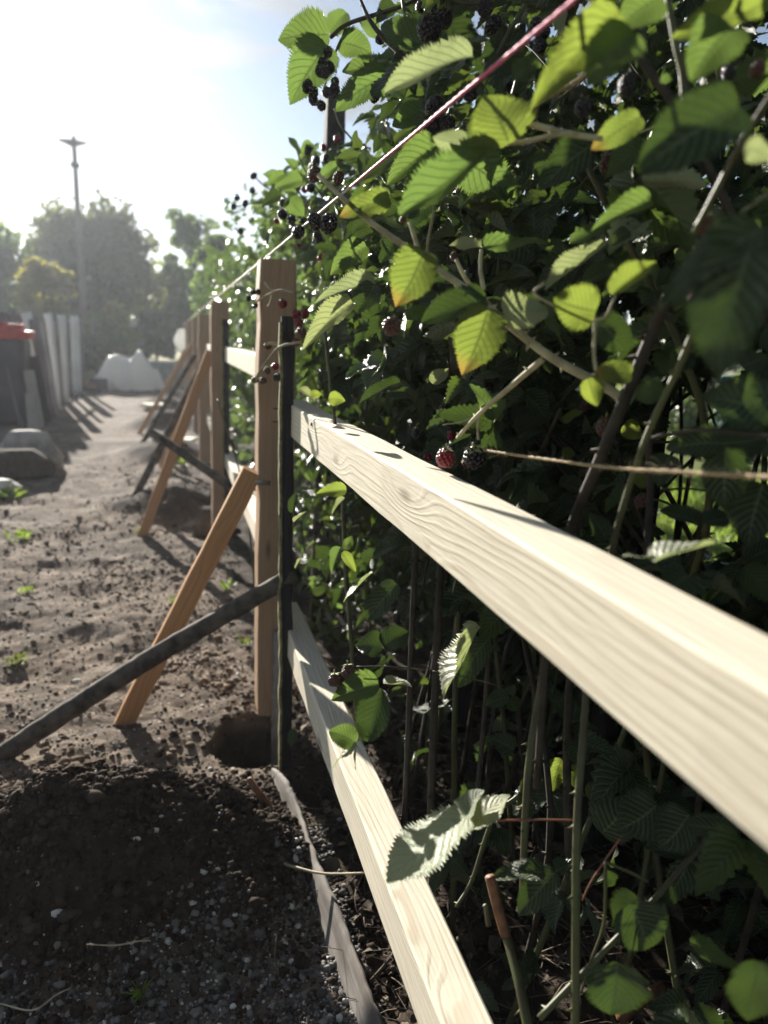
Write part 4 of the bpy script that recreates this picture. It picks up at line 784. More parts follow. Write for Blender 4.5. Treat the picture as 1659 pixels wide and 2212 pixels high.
def sample_leaves(n, box, size, keep):
    x0, x1, y0, y1, z0, z1 = box
    c = np.stack([RNG.uniform(x0, x1, n), RNG.uniform(y0, y1, n), RNG.uniform(z0, z1, n)], 1); c = c[keep(c)]
    m_ = len(c); az = RNG.uniform(0, 6.28, m_)
    nrm = np.stack([RNG.normal(-0.45, 0.5, m_), RNG.normal(0.05, 0.5, m_), np.abs(RNG.normal(0.7, 0.35, m_))], 1)
    ax = np.stack([np.cos(az)-0.35, np.sin(az), RNG.normal(-0.45, 0.35, m_)], 1)
    F0 = frames(ax, nrm); sz = size*RNG.uniform(0.65, 1.25, m_); bs, Rs, ss, ws = [], [], [], []
    for k, (ang, s, off) in enumerate(((0, 1.0, 0.02), (1.15, 0.82, 0.0), (-1.15, 0.82, 0.0))):
        ca, sa = math.cos(ang), math.sin(ang); al = F0[:, :, 1]*ca+F0[:, :, 0]*sa; nn = F0[:, :, 2]+RNG.normal(0, 0.22, (m_, 3))
        al = al+RNG.normal(0, 0.12, (m_, 3)); R3 = frames(al, nn); bs.append(c+R3[:, :, 1]*0.006); Rs.append(R3); ss.append(sz*s); ws.append(RNG.uniform(0.8, 1.2, m_))
    return np.vstack(bs), np.vstack(Rs), np.concatenate(ss), np.concatenate(ws)
def keep_main(c):
    px, py, d = project(c); ok = (d > np.where(px < 1350, 1.0, np.where(px < 1750, 0.74, 0.6)))
    ok &= px > np.interp(py, SIL_Y, SIL_X)+22*RNG.uniform(0, 1, len(c))
    ok &= ~(in_gap(px, py))
    inb = c[:, 2] < 1.06; ok &= ~(inb & (c[:, 0] < 0.43))
    ok &= ~((c[:, 0] < 0.36+0.0*c[:, 1]) & (c[:, 2] < 1.45))
    low = c[:, 2] < 0.72; ok &= ~(low & (RNG.uniform(0, 1, len(c)) < np.where(c[:, 0] > 0.95, 0.15, 0.72)))
    ok &= ~((py > 1330) & (c[:, 0] < 0.95) & (RNG.uniform(0, 1, len(c)) < 0.72))
    ok &= c[:, 2] < 2.1+0.3*fbm(c[:, 0]*2, c[:, 1]*2, 4)
    ok &= ~((px > 1150) & (py < 450) & (RNG.uniform(0, 1, len(c)) < 0.45)); ok &= ~((px < 1150) & (py < 420) & (RNG.uniform(0, 1, len(c)) < 0.55))
    return ok
b1, R1, s1, w1 = sample_leaves(13500, (0.30, 1.75, 0.2, 2.5, 0.06, 2.35), 0.072, keep_main)
px, py, d = project(b1+R1[:, :, 1]*s1[:, None]*0.5)
infr = (px > 560) & (px < 1700) & (py > -40) & (py < 2260) & (b1[:, 0] < 0.85)
order = np.argsort(np.where(infr, d, 99)); npick = max(0, 298-len(leaves)); pick = order[:npick]; rest = order[npick:]
for i in pick:
    M = Matrix.Translation(Vector(b1[i])) @ Matrix(R1[i].tolist()).to_4x4() @ Matrix.Diagonal((s1[i]*w1[i], s1[i], s1[i], 1))
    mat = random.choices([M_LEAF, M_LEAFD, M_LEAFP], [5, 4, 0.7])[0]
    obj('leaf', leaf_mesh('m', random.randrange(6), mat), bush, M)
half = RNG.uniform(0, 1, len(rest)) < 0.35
for sel, mt in ((rest[half], M_LEAFDD), (rest[~half], M_LEAFD)):  # deeper leaves take the darkened copies, shade carried by their colour
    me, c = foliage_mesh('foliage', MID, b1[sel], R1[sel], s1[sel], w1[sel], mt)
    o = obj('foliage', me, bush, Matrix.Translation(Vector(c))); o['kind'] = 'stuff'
def keep_two(c):
    px, py, d = project(c); ok = px > np.interp(py, SIL_Y, SIL_X2)-6+26*RNG.uniform(0, 1, len(c))
    ok &= ~((c[:, 0] < 0.37)); ok &= c[:, 2] < 1.55+0.55*fbm(c[:, 0]*2.5, c[:, 1]*2.5, 8); ok &= ~((c[:, 2] < 0.5) & (RNG.uniform(0, 1, len(c)) < 0.5)); return ok
b2, R2, s2, w2 = sample_leaves(9000, (0.28, 1.6, 2.45, 4.65, 0.08, 2.2), 0.060, keep_two)
half = RNG.uniform(0, 1, len(b2)) < 0.6
px, py, d = project(b2); near = np.argsort(np.where((px > 500) & (px < 800) & (py < 900) & (b2[:, 0] < 0.8), d, 99))[:200]; isn = np.zeros(len(b2), bool); isn[near] = True
for i in near:
    M = Matrix.Translation(Vector(b2[i])) @ Matrix(R2[i].tolist()).to_4x4() @ Matrix.Diagonal((s2[i]*w2[i], s2[i], s2[i], 1))
    obj('leaf', leaf_mesh('m', random.randrange(6), random.choice([M_LEAF, M_LEAF, M_LEAFD])), bush2, M)
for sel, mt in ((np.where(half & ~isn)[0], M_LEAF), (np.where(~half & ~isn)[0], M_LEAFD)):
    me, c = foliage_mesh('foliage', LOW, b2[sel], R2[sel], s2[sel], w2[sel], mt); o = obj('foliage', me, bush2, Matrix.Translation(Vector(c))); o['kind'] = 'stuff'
for k in range(44):
    px_, py_ = random.uniform(560, 780), random.uniform(300, 560)
    if px_ < np.interp(py_, SIL_Y, SIL_X2)+45: continue
    q = P(px_, py_, random.uniform(2.4, 2.8)); berry(q, random.uniform(0.010, 0.014), random.choice([B_, B_, R_]), bush2)
cane(I_, [(640, 470), (570, 440), (500, 447)], (2.9, 2.9), (2, 1), M_CANEB, bush2, prick=0); cane(I_, [(620, 430), (570, 400), (545, 375)], (2.9, 2.9), (2, 1), M_CANEB, bush2, prick=0)
for (px_, py_) in ((512, 428), (530, 440), (505, 447), (548, 380), (545, 412), (520, 500)):
    berry(P(px_, py_, 2.9), 0.012, B_, bush2)

# thin arching side shoots through the front of the bush
made = 0
while made < 46:
    q0 = np.array([random.uniform(0.40, 0.75), random.uniform(0.8, 2.2), random.uniform(0.75, 1.75)]); a = random.uniform(0, 6.28); ln = random.uniform(0.18, 0.55)
    d_ = np.array([math.cos(a)*0.6-0.15, math.sin(a), random.uniform(-0.2, 0.5)])*ln; q2 = q0+d_+np.array([0, 0, -0.25*ln]); q1 = q0+d_*0.55+np.array([0, 0, 0.10*ln])
    u_, v_, w_ = project(catmull([q0, q1, q2], 8))
    if np.any(u_ < np.interp(v_, SIL_Y, SIL_X)-30) or np.any(w_ < 0.85) or q2[0] < 0.37 or q1[0] < 0.37: continue
    tube('side_shoot', [q0, q1, q2], [0.0026, 0.002, 0.0010], random.choice([M_CANEP, M_CANE, M_CANE, M_CANEB, M_DRY]), bush, k=6, n=12, prick=0.02); made += 1
cane(I_, [(700, 430), (655, 360), (632, 300)], (2.1, 2.2), (2.5, 1.2), M_CANE, bush2); cane(I_, [(690, 470), (630, 400), (585, 378)], (2.2, 2.3), (2.5, 1.2), M_CANE, bush2); cane(I_, [(760, 300), (735, 270), (722, 235)], (2.0, 2.0), (2.2, 1.2), M_CANE, bush2)
# dark posts of the old trellis behind the bush
for (pt, pb, d, w_, lab) in (((718, 205), (718, 320), 2.75, 0.068, 'dark old trellis post rising above the berries behind the nearest post'), ((1085, 20), (1075, 320), 2.0, 0.09, 'dark old trellis post behind the top leaves of the bush'), ((1470, 200), (1440, 700), 1.5, 0.07, 'dark old trellis post behind the foreground leaves')):
    q = P(*pt, d); o = beam('trellis_post', (q[0], q[1], -0.05), (q[0]+0.01, q[1], q[2]), w_, w_, M_OLD, None, seg=14); tag(o, lab, 'post')

# litter, dry stems and twigs on the soil behind the rails ----------------------
V, F = [], []
for _ in range(900):
    x = random.uniform(0.30, 1.25); y = random.uniform(0.75, 2.4); z = gz(x, y) if _ < 250 else 0.01+0.03*min(1, max(0, (x-0.5)/1.2))
    a = random.uniform(0, 6.28); ln = random.uniform(0.02, 0.16); d_ = np.array([math.cos(a), math.sin(a), random.uniform(-0.05, 0.22)]); c_ = np.array([x, y, z+0.008+random.uniform(0, 0.02)])
    r_ = random.uniform(0.0004, 0.0013); b_ = np.array([random.gauss(0, .012), random.gauss(0, .012), random.uniform(0, 0.012)])
    tv, tf = tube_geo([c_-d_*ln/2, c_+b_, c_+d_*ln/2], r_, n=5, k=3); m0 = len(V); V += list(tv); F += [tuple(m0+q for q in f) for f in tf]
o = mesh_obj('litter', V, F, M_LITTER); tag(o, 'dry stalks and grass littering the dark soil behind the rails', None, None, 'stuff')
ns = 500; xs = RNG.uniform(0.30, 1.2, ns); ys = RNG.uniform(0.8, 2.4, ns); zz_ = ground_h(xs, ys)+0.008
me, c = foliage_mesh('dead_leaves', LOW, np.stack([xs, ys, zz_], 1), frames(RNG.normal(0, 1, (ns, 3))*np.array([1, 1, .2]), np.stack([RNG.normal(0, .4, ns), RNG.normal(0, .4, ns), np.ones(ns)], 1)), RNG.uniform(0.015, 0.05, ns), RNG.uniform(.7, 1.2, ns), M_LITTER)
o = obj('dead_leaves', me, None, Matrix.Translation(Vector(c))); tag(o, 'curled brown dead leaves on the soil under the bush', None, None, 'stuff')
def gstem(name, pts, r, mat, label, cat='twig', lift=0.006, k=7):
    q = []
    for (x, y, *z) in pts:
        g = PG(x, y); h = gz(g[0], g[1]); g = PG(x, y, h+(z[0] if z else lift)); q.append(g)
    o = tube(name, q, r, mat, None, k=k, n=5*len(pts)); return tag(o, label, cat)
gstem('twig', [(188, 2040), (250, 2042), (300, 2033), (325, 2032)], [0.0012, 0.0016, 0.001], M_DRY, 'thin dry twig lying across the grit below the mound')
gstem('stick', [(537, 1682, 0.10), (560, 1715, 0.06), (592, 1752, 0.02)], [0.008, 0.009, 0.008], M_CUT, 'short brown stick poking up beside the tip of the edging board', 'stick')
o = tube('dry_stem', [PY(566, 1840, 1.50), PY(605, 1862, 1.47), PY(640, 1874, 1.44), PY(700, 1887, 1.38), PY(790, 1886, 1.30)], [0.0042, 0.0036, 0.003, 0.0026, 0.002], M_DRY, None, k=8, n=30); tag(o, 'bleached dry stem curving over the edging board towards the lower rail', 'stem')
gstem('twig', [(600, 2010), (594, 2060), (602, 2105)], [0.0016, 0.002, 0.0012], M_LITTER, 'small brown twig between the mound and the edging board')
gstem('twig', [(0, 2168), (70, 2182), (120, 2150), (150, 2135)], [0.0012, 0.0016, 0.001], M_DRY, 'pale forked rootlet on the grit in the bottom left corner')
gstem('twig', [(1440, 1905, 0.05), (1500, 1899, 0.06), (1548, 1895, 0.06)], [0.0028, 0.003, 0.003], M_DRY, 'pale cut stalk lying before the rough dark kerb')
gstem('twig', [(800, 2120), (850, 2060, 0.02), (875, 2010, 0.03)], [0.003, 0.0025, 0.0015], M_LITTER, 'broken twig on the soil right beside the lower rail')
gstem('stick', [(1340, 2200, 0.02), (1400, 2150, 0.03), (1430, 2130, 0.03)], [0.011, 0.011, 0.010], M_CUT, 'brown stub of stick on the litter at the bottom right', 'stick')
# rough kerb
q0, q1 = PG(1470, 1770, 0.10), PG(1760, 2060, 0.10)
V, F = tube_geo([q0+(q0-q1)*0.6, q0, q1, q1+(q1-q0)*0.4], [0.032]*4, n=110, k=18, rough=0.10); o = mesh_obj('kerb', V, F, M_KERB); tag(o, 'rough dark kerb edging the garden at the lower right', 'kerb')

# weeds on the path
def weed(name, px, py, n, size, mat, label, cat, spread=1.0, blade=False):
    g = PG(px, py); g[2] = gz(g[0], g[1]); rt = empty(name, g, label, cat)
    for k in range(n):
        a = random.uniform(0, 6.28); r = random.uniform(0.1, 1)*size*spread; el = random.uniform(0.25, 1.2)
        al = np.array([[math.cos(a)*math.cos(el), math.sin(a)*math.cos(el), math.sin(el)]]); nm = np.array([[-math.cos(a)*0.7, -math.sin(a)*0.7, 1.0]])
        R3 = frames(al, nm)[0]; s = size*random.uniform(0.5, 1.1); wx = 0.16 if blade else random.uniform(0.8, 1.2)
        b0 = g+np.array([math.cos(a)*r*0.6, math.sin(a)*r*0.6, 0.0])
        if not blade: b0 = b0+np.array([0, 0, random.uniform(0, size*0.5)])
        b0[2] = max(b0[2], gz(b0[0], b0[1])+0.001)
        obj('leaf', leaf_mesh('m', random.randrange(6), mat), rt, Matrix.Translation(Vector(b0)) @ Matrix(R3.tolist()).to_4x4() @ Matrix.Diagonal((s*wx, s, s, 1)))
weed('grass_tuft', 305, 2180, 9, 0.045, M_GRASS, 'small green grass tuft sprouting from the grit', 'grass', 0.25, True)
weed('weed', 35, 1425, 34, 0.030, M_LEAFY, 'leafy weed on the path at the left edge', 'weed', 2.2)
weed('weed', 55, 1272, 26, 0.026, M_GRASS, 'low weed on the sunlit path above the bigger leafy one', 'weed', 2.0)
weed('weed', 530, 1390, 14, 0.030, M_LEAFY, 'yellow-green weed at the foot of the nearest post', 'weed', 0.8)
weed('weed', 490, 1275, 10, 0.04, M_GRASS, 'green weed behind the nearest orange brace', 'weed', 1.2)
weed('weed', 470, 1170, 14, 0.035, M_GRASS, 'small weed growing by the second slat', 'weed', 1.2)
weed('weed', 300, 1155, 10, 0.03, M_LEAFY, 'tiny bright weed where the second brace meets the ground', 'weed', 1.0)
weed('weed', 15, 1075, 26, 0.07, M_GRASS, 'green weeds at the left edge past the stone', 'weed', 2.0)
weed('weed', 45, 1165, 26, 0.05, M_GRASS, 'thin weeds on the left of the path below the stone', 'weed', 2.5)
weed('weed', 372, 1300, 14, 0.02, M_GRASS, 'tiny weed on the path beyond the dark pole', 'weed', 1.5)
weed('weed', 395, 1010, 14, 0.06, M_LEAFY, 'bright weed between the far braces', 'weed', 1.0)

# ------------------------------------------------------------------ background
def clump_crown(name, centre, radii, nclump, nleaf, leaf, mat, parent, gap=0.0, seed=0, templates=None):
    rs = np.random.default_rng(seed); C_ = []; R_c = []
    while len(C_) < nclump:
        q = rs.normal(0, 1, 3); q /= np.linalg.norm(q); q *= rs.uniform(0.35, 1.0)**0.6
        C_.append(q*radii*rs.uniform(0.8, 1.08)+centre); R_c.append(rs.uniform(0.16, 0.34)*min(radii[0], radii[2]))
    C_ = np.array(C_); R_c = np.array(R_c); k = rs.integers(0, nclump, nleaf); d = rs.normal(0, 1, (nleaf, 3)); d /= np.linalg.norm(d, axis=1)[:, None]
    b = C_[k]+d*(R_c[k]*rs.uniform(0.3, 1.0, nleaf)**0.5)[:, None]*np.array([1.15, 1.15, 0.8]); b = b[b[:, 2] > 0.05]; n = len(b)
    nm = d[:n]*0.8+rs.normal(0, 0.5, (n, 3))+np.array([0, 0, 0.5]); al = rs.normal(0, 1, (n, 3)); al[:, 2] -= 0.4
    me, c = foliage_mesh(name, templates or LOW[:2], b, frames(al, nm), leaf*rs.uniform(0.6, 1.3, n), rs.uniform(0.8, 1.3, n), mat)
    return obj(name, me, parent, Matrix.Translation(Vector(c))), C_
def tree(px, dist, top_py, rx_px, bot_z, mat, label, nclump=60, nleaf=5200, leaf=0.22, name='tree', cat='tree', group=None, seed=0, ry=None, trunk_r=0.13):
    g = PY(px, 727, dist); top = PY(px, top_py, dist)[2]; rx = rx_px/FPX*dist; cz = (top+bot_z)/2; rz_ = (top-bot_z)/2*0.86; base = np.array([g[0], dist, 0.0])
    t = empty(name, base, label, cat, group)
    cr, C_ = clump_crown('crown', np.array([g[0], dist, cz]), np.array([rx*0.84, (ry or rx*0.9), rz_]), nclump, nleaf, leaf, mat, t, seed=seed)
    tr = tube('trunk', [base-np.array([0, 0, 0.1]), base+np.array([0.05, 0, cz*0.45]), base+np.array([-0.04, 0.05, cz]), base+np.array([0.02, 0, cz+rz_*0.7])], [trunk_r*1.3, trunk_r, trunk_r*0.7, trunk_r*0.2], M_BARK, t, n=14, k=8, rough=0.06)
    V, F = [], []
    for q in C_[::4]:
        s = base+np.array([0, 0, min(q[2]*0.6, cz)]); tv, tf = tube_geo([s, (s+q)/2+np.array([0, 0, -0.08*rx]), q], [trunk_r*0.4, trunk_r*0.25, trunk_r*0.08], n=7, k=5); m0 = len(V); V += list(tv); F += [tuple(m0+x for x in f) for f in tf]
    mesh_obj('limbs', V, F, M_BARK, t)
    return t
GT = 'trees beyond the end of the path'
tree(212, 34, 405, 150, 0.4, M_TREE1, 'big round olive-green tree beyond the end of the path', 110, 9500, 0.27, group=GT, seed=1, trunk_r=0.2)
tree(10, 31, 470, 130, 0.2, M_TREE3, 'dark bluish-green tree at the left edge behind the paling fence', 60, 5000, 0.26, group=GT, seed=2)
tree(98, 24, 538, 58, 1.1, M_TREE2, 'small yellowish tree behind the paling fence', 40, 2600, 0.18, group=GT, seed=3, trunk_r=0.09)
tree(120, 42, 470, 70, 0.4, M_TREE3, 'faint grey-green tree between the yellow tree and the big round one', 50, 4000, 0.3, group=GT, seed=10)
tree(415, 25, 412, 70, 0.9, M_TREE3, 'slender open-crowned tree above the far end of the fence', 44, 2300, 0.19, group=GT, seed=4, trunk_r=0.08)
tree(470, 19, 470, 66, 0.3, M_TREE3, 'leafy green tree behind the far fence posts', 44, 3800, 0.16, group=GT, seed=5, trunk_r=0.08)
tree(370, 38, 555, 75, 0.2, M_TREE1, 'low distant tree in the gap left of the slender tree', 40, 3000, 0.26, group=GT, seed=11)
GS = 'shrubs behind the end of the path'
tree(205, 21.5, 672, 62, 0.0, M_TREE3, 'dark shrub behind the white palings and pole foot', 34, 3000, 0.15, 'shrub', 'shrub', GS, 6, trunk_r=0.04)
tree(265, 25, 650, 60, 0.0, M_TREE2, 'yellowish shrub behind the white plastic heap', 30, 2600, 0.16, 'shrub', 'shrub', GS, 7, trunk_r=0.04)
tree(335, 27, 655, 55, 0.0, M_TREE1, 'olive shrub at the far end of the fence', 30, 2600, 0.16, 'shrub', 'shrub', GS, 8, trunk_r=0.04)
# a far belt of trees closing the horizon
bx = RNG.uniform(-90, 130, 9000); byy = RNG.uniform(62, 80, 9000); bz_ = RNG.uniform(0, 1, 9000)*(3.2+2.2*fbm(bx*0.12, byy*0.02, 77))
me, c = foliage_mesh('far_trees', LOW[:1], np.stack([bx, byy, bz_], 1), frames(RNG.normal(0, 1, (9000, 3)), RNG.normal(0, 1, (9000, 3))+np.array([0, -0.3, .6])), RNG.uniform(0.6, 1.2, 9000), RNG.uniform(0.8, 1.3, 9000), M_TREE1)
o = obj('far_trees', me, None, Matrix.Translation(Vector(c))); tag(o, 'distant belt of trees along the horizon', None, None, 'stuff')

# leafy hedge on the garden side of the far bays
def hedge(x0, x1, y0, y1, zt, n, leaf, label, seed):
    rs = np.random.default_rng(seed); h = empty('leafy_hedge', ((x0+x1)/2, (y0+y1)/2, 0), label, 'hedge', 'hedges behind the far fence bays')
    x = rs.uniform(x0, x1, n); y = rs.uniform(y0, y1, n); z = rs.uniform(0.05, 1, n)**0.8*(zt*(0.72+0.55*fbm(x*1.6, y*1.6, seed)))
    cl = fbm(x*3, y*3+z*3, seed+3) > 0.40; x, y, z = x[cl], y[cl], z[cl]; n = len(x)
    nm = rs.normal(0, 0.5, (n, 3))+np.array([-0.4, 0, 0.8]); al = rs.normal(0, 1, (n, 3))
    me, c = foliage_mesh('foliage', LOW[:2], np.stack([x, y, z], 1), frames(al, nm), leaf*rs.uniform(0.6, 1.3, n), rs.uniform(.8, 1.3, n), M_HEDGE); o = obj('foliage', me, h, Matrix.Translation(Vector(c))); o['kind'] = 'stuff'
    for k in range(14):
        xx, yy_ = rs.uniform(x0+.1, x1-.1), rs.uniform(y0+.1, y1-.1); tube('stem', [(xx, yy_, 0), (xx+rs.uniform(-.1, .1), yy_+rs.uniform(-.1, .1), zt*0.8)], [0.012, 0.006], M_BARK, h, n=5, k=5)
hedge(0.36, 1.6, 4.75, 9.0, 2.0, 9000, 0.065, 'leafy green hedge rising behind the second and third posts', 41)
hedge(0.40, 2.0, 9.0, 16.5, 2.2, 8000, 0.09, 'lighter hedge running on behind the farthest fence posts', 42)

# old paling fence on the left of the path
pf = empty('paling_fence', (-1.85, 13, 0), 'old fence of grey and whitewashed round palings on the left of the path', 'fence')
def paling(px_b, py_b, px_t, py_t, w_, mat):
    b = PG(px_b, py_b); t = PY(px_t, py_t, b[1]); d = b[1]; r = w_/2/FPX*d
    return tube('paling', [b-np.array([0, 0, 0.05]), b+(t-b)*0.5, b+(t-b)*0.96, t], [r, r*0.98, r*0.95, r*0.45], mat, pf, n=10, k=8)
for row in ((168, 848, 160, 683, 17, M_PAINTW), (140, 866, 132, 681, 17, M_PAINTW), (124, 884, 103, 678, 17, M_PAINTW), (112, 893, 56, 676, 22, M_PAINTW), (154, 857, 146, 690, 8, M_PAINTG), (133, 878, 118, 686, 12, M_PAINTG), (120, 890, 90, 688, 12, M_PAINTG), (116, 898, 76, 685, 12, M_PAINTG), (110, 905, 66, 690, 10, M_PAINTG),
            (92, 905, 38, 680, 14, M_PAINTG), (82, 910, 25, 678, 14, M_PAINTG), (70, 912, 10, 676, 14, M_PAINTG), (60, 915, -4, 674, 14, M_PAINTG), (48, 920, -16, 672, 14, M_PAINTG), (178, 842, 175, 690, 8, M_PAINTG)): paling(*row)
a, b = PG(178, 842), PG(30, 930)
for z in (0.45, 1.15): beam('cross_rail', (a[0]-0.1, a[1], z), (b[0]-0.35, b[1], z), 0.04, 0.07, M_PAINTG, pf, side=(1, 0, 0), seg=6)

# utility pole
by = 30.0; pb = PY(186, 790, by); pt = PY(159, 296, by)
up = empty('utility_pole', (pb[0], by, 0), 'tall thin pole with a flat wide head, blurred in the distance', 'pole')
tube('shaft', [(pb[0], by, -0.1), ((pb[0]+pt[0])/2, by, pt[2]*0.5), (pt[0], by, pt[2])], [0.13, 0.105, 0.07], M_POLE, up, n=12, k=10)
A, B = PY(126, 302, by), PY(187, 309, by); c0 = (A+B)/2; ax = (B-A)/2
def head():
    V, F = [], []; n = 9
    for i in range(n):
        t = -1+2*i/(n-1); h = 0.03+0.15*(1-abs(t))**1.3; d = 0.05+0.16*(1-t*t); q = c0+ax*t
        V += [q+np.array([0, -d, 0.02]), q+np.array([0, d, 0.02]), q+np.array([0, d*0.5, -h]), q+np.array([0, -d*0.5, -h])]
    for i in range(n-1):
        for j in range(4): F.append((i*4+j, (i+1)*4+j, (i+1)*4+(j+1) % 4, i*4+(j+1) % 4))
    return V, F+[(0, 1, 2, 3), (4*n-1, 4*n-2, 4*n-3, 4*n-4)]
mesh_obj('head', *head(), M_POLE, up, smooth=False)
tube('spike', [(pt[0], by, pt[2]-0.05), (pt[0]+0.01, by, pt[2]+0.45)], [0.02, 0.012], M_NAIL, up, n=3, k=6)
q = PY(162, 357, by); tube('bracket', [q+np.array([-0.13, 0, 0.02]), q+np.array([0.13, 0, -0.02])], [0.09, 0.09], M_NAIL, up, n=4, k=8)

# white plastic-covered heap
def heap():
    n1, n2 = 64, 40; V, F = [], []; c = PG(268, 845); cx, cy_ = c[0], c[1]+0.5
    for i in range(n2+1):
        t = i/n2
        for j in range(n1):
            a = 2*math.pi*j/n1; ex = 0.78*(1+0.10*math.sin(3*a+0.7)); ey = 0.55
            h = (0.60*bell(np.array(math.cos(a)*ex*t), np.array(math.sin(a)*ey*t), 0.0, 0.0, 0.40, 0.5, 4.0)+0.42*bell(np.array(math.cos(a)*ex*t), np.array(math.sin(a)*ey*t), 0.46, -0.1, 0.24, 0.4, 4.0)+0.22*bell(np.array(math.cos(a)*ex*t), np.array(0.0), -0.45, 0, 0.25, 1))
            fo = 0.10*math.sin(a*9+t*3)+0.06*math.sin(a*17+1); r = 1+fo*t
            zz_ = float(h)*(1-t**9)+0.17*(fbm(np.array([math.cos(a)*t*5+9]), np.array([math.sin(a)*t*5+9]), 55)[0]-0.4)
            V.append((cx+math.cos(a)*ex*t*r, cy_+math.sin(a)*ey*t*r, max(0.0, zz_)+0.012))
    for i in range(n2):
        for j in range(n1): F.append((i*n1+j, i*n1+(j+1) % n1, (i+1)*n1+(j+1) % n1, (i+1)*n1+j))
    return V, F
o = mesh_obj('covered_heap', *heap(), M_TARP); tag(o, 'heap covered by crumpled white plastic sheet at the end of the path', 'heap')
def boxy(name, c, s, mat, label, cat, rz_=0.0, kids=(), bev=0.08):
    sx, sy, sz_ = s; v = []; f = [(0, 1, 2, 3), (7, 6, 5, 4)]
    r = bev*min(sx, sy)
    prof = [(0, 1 - .0), (sz_, 1)]
    def ring(z, k): return [(x*k, y*k, z) for x, y in ((sx/2-r, -sy/2), (sx/2, -sy/2+r), (sx/2, sy/2-r), (sx/2-r, sy/2), (-sx/2+r, sy/2), (-sx/2, sy/2-r), (-sx/2, -sy/2+r), (-sx/2+r, -sy/2))]
    zs = [(0, .94), (0.04*sz_, .97), (0.96*sz_, 1.0), (sz_, .96)]; V = [p_ for z, k in zs for p_ in ring(z, k)]
    F = [(i*8+j, i*8+(j+1) % 8, (i+1)*8+(j+1) % 8, (i+1)*8+j) for i in range(3) for j in range(8)]+[tuple(range(7, -1, -1)), tuple(24+j for j in range(8))]
    return V, F
def place(V, c, rz_): 
    ca, sa = math.cos(rz_), math.sin(rz_); return [(c[0]+x*ca-y*sa, c[1]+x*sa+y*ca, c[2]+z) for x, y, z in V]
def add_box(name, c, s, mat, parent=None, rz_=0.0, bev=0.08):
    V, F = boxy(name, c, s, mat, '', '', bev=bev); return mesh_obj(name, place(V, c, rz_), F, mat, parent, smooth=False)
g = PG(213, 845); cr_ = empty('crate', g, 'dark open crate lying beside the white plastic heap', 'crate')
add_box('floor_board', (g[0], g[1]-0.05, 0.0), (0.34, 0.3, 0.03), M_DARKBOX, cr_)
for dx, dy, sx, sy in ((-0.16, 0, 0.02, 0.3), (0.16, 0, 0.02, 0.3), (0, -0.15, 0.34, 0.02), (0, 0.15, 0.34, 0.02)): add_box('side_board', (g[0]+dx, g[1]-0.05+dy, 0.02), (sx, sy, 0.23), M_DARKBOX, cr_)
g = PG(196, 846); o = mesh_obj('sack', (IV2*np.array([0.17, 0.12, 0.10])*(1+0.12*np.sin(IV2[:, :1]*5)))+np.array([g[0]+0.02, g[1], 0.08]), [tuple(f) for f in IF2], M_LITTER); tag(o, 'small beige sack left of the dark crate', 'sack')
g = PG(180, 843); pr = empty('red_pot', g, 'little red pot at the foot of the last paling', 'pot')
tube('body', [g, g+np.array([0, 0, 0.1]), g+np.array([0, 0, 0.14])], [0.05, 0.075, 0.085], M_RED, pr, n=6, k=12); tube('rim', [g+np.array([0, 0, 0.125]), g+np.array([0, 0, 0.155])], [0.092, 0.092], M_RED, pr, n=3, k=12)

# dark bin with red cover, leaning red-handled tool and planks
g = PG(18, 915); bn = empty('bin', (g[0], g[1], 0), 'tall dark bin under a red cover at the left edge', 'bin')
add_box('body', (g[0]-0.02, g[1], 0.02), (0.58, 0.55, 1.0), M_BIN, bn, bev=0.12)
ld = add_box('cover', (g[0], g[1]-0.01, 1.03), (0.68, 0.62, 0.10), M_RED, bn, bev=0.2); add_box('cover_fold', (g[0]-0.03, g[1]-0.03, 1.12), (0.54, 0.5, 0.09), M_RED, ld, bev=0.25)
for dx in (-0.2, 0.2): tube('wheel', [(g[0]+dx-0.03, g[1]+0.24, 0.09), (g[0]+dx+0.03, g[1]+0.24, 0.09)], [0.09, 0.09], M_DARKBOX, bn, n=3, k=14)
h0, h1 = PG(92, 860), PY(48, 765, 9.9)
a = PG(90, 905); tl = empty('shovel', (a[0], a[1], 0), 'long-handled tool with red shaft leaning by the bin', 'tool')
top = PY(50, 768, a[1]+0.1); tube('shaft', [(a[0], a[1], 0.25), top], [0.02, 0.02], M_RED, tl, n=4, k=8)
tube('grip', [top+np.array([-0.07, 0, 0]), top+np.array([0.07, 0, 0.01])], [0.022, 0.022], M_PAINTW, tl, n=4, k=8)
bl = [(a[0]-0.1, a[1], 0.27), (a[0]+0.1, a[1], 0.27), (a[0]+0.11, a[1]-0.03, 0.12), (a[0]+0.02, a[1]-0.04, 0.0), (a[0]-0.09, a[1]-0.03, 0.12)]
mesh_obj('blade', bl+[(x, y+0.012, z) for x, y, z in bl], [(0, 1, 2, 3, 4), (9, 8, 7, 6, 5)]+[(i, i+5, (i+1) % 5+5, (i+1) % 5) for i in range(5)], M_METAL, tl, smooth=False)
for k, (bx_, by_, tx, ty, lab) in enumerate(((86, 926, 62, 800, 'grey plank leaning against the palings right behind the bin'), (100, 916, 72, 770, 'dark plank leaning against the palings next to the shovel'), (74, 934, 66, 850, 'short grey plank propped up in front of the bin corner'))):
    b = PG(bx_, by_); t = PY(tx, ty, b[1]+0.15); o = beam('plank', b, t, 0.12, 0.03, M_GREYW if k != 1 else M_OLD, None, side=(1, 0, 0.2), seg=6); tag(o, lab, 'plank')
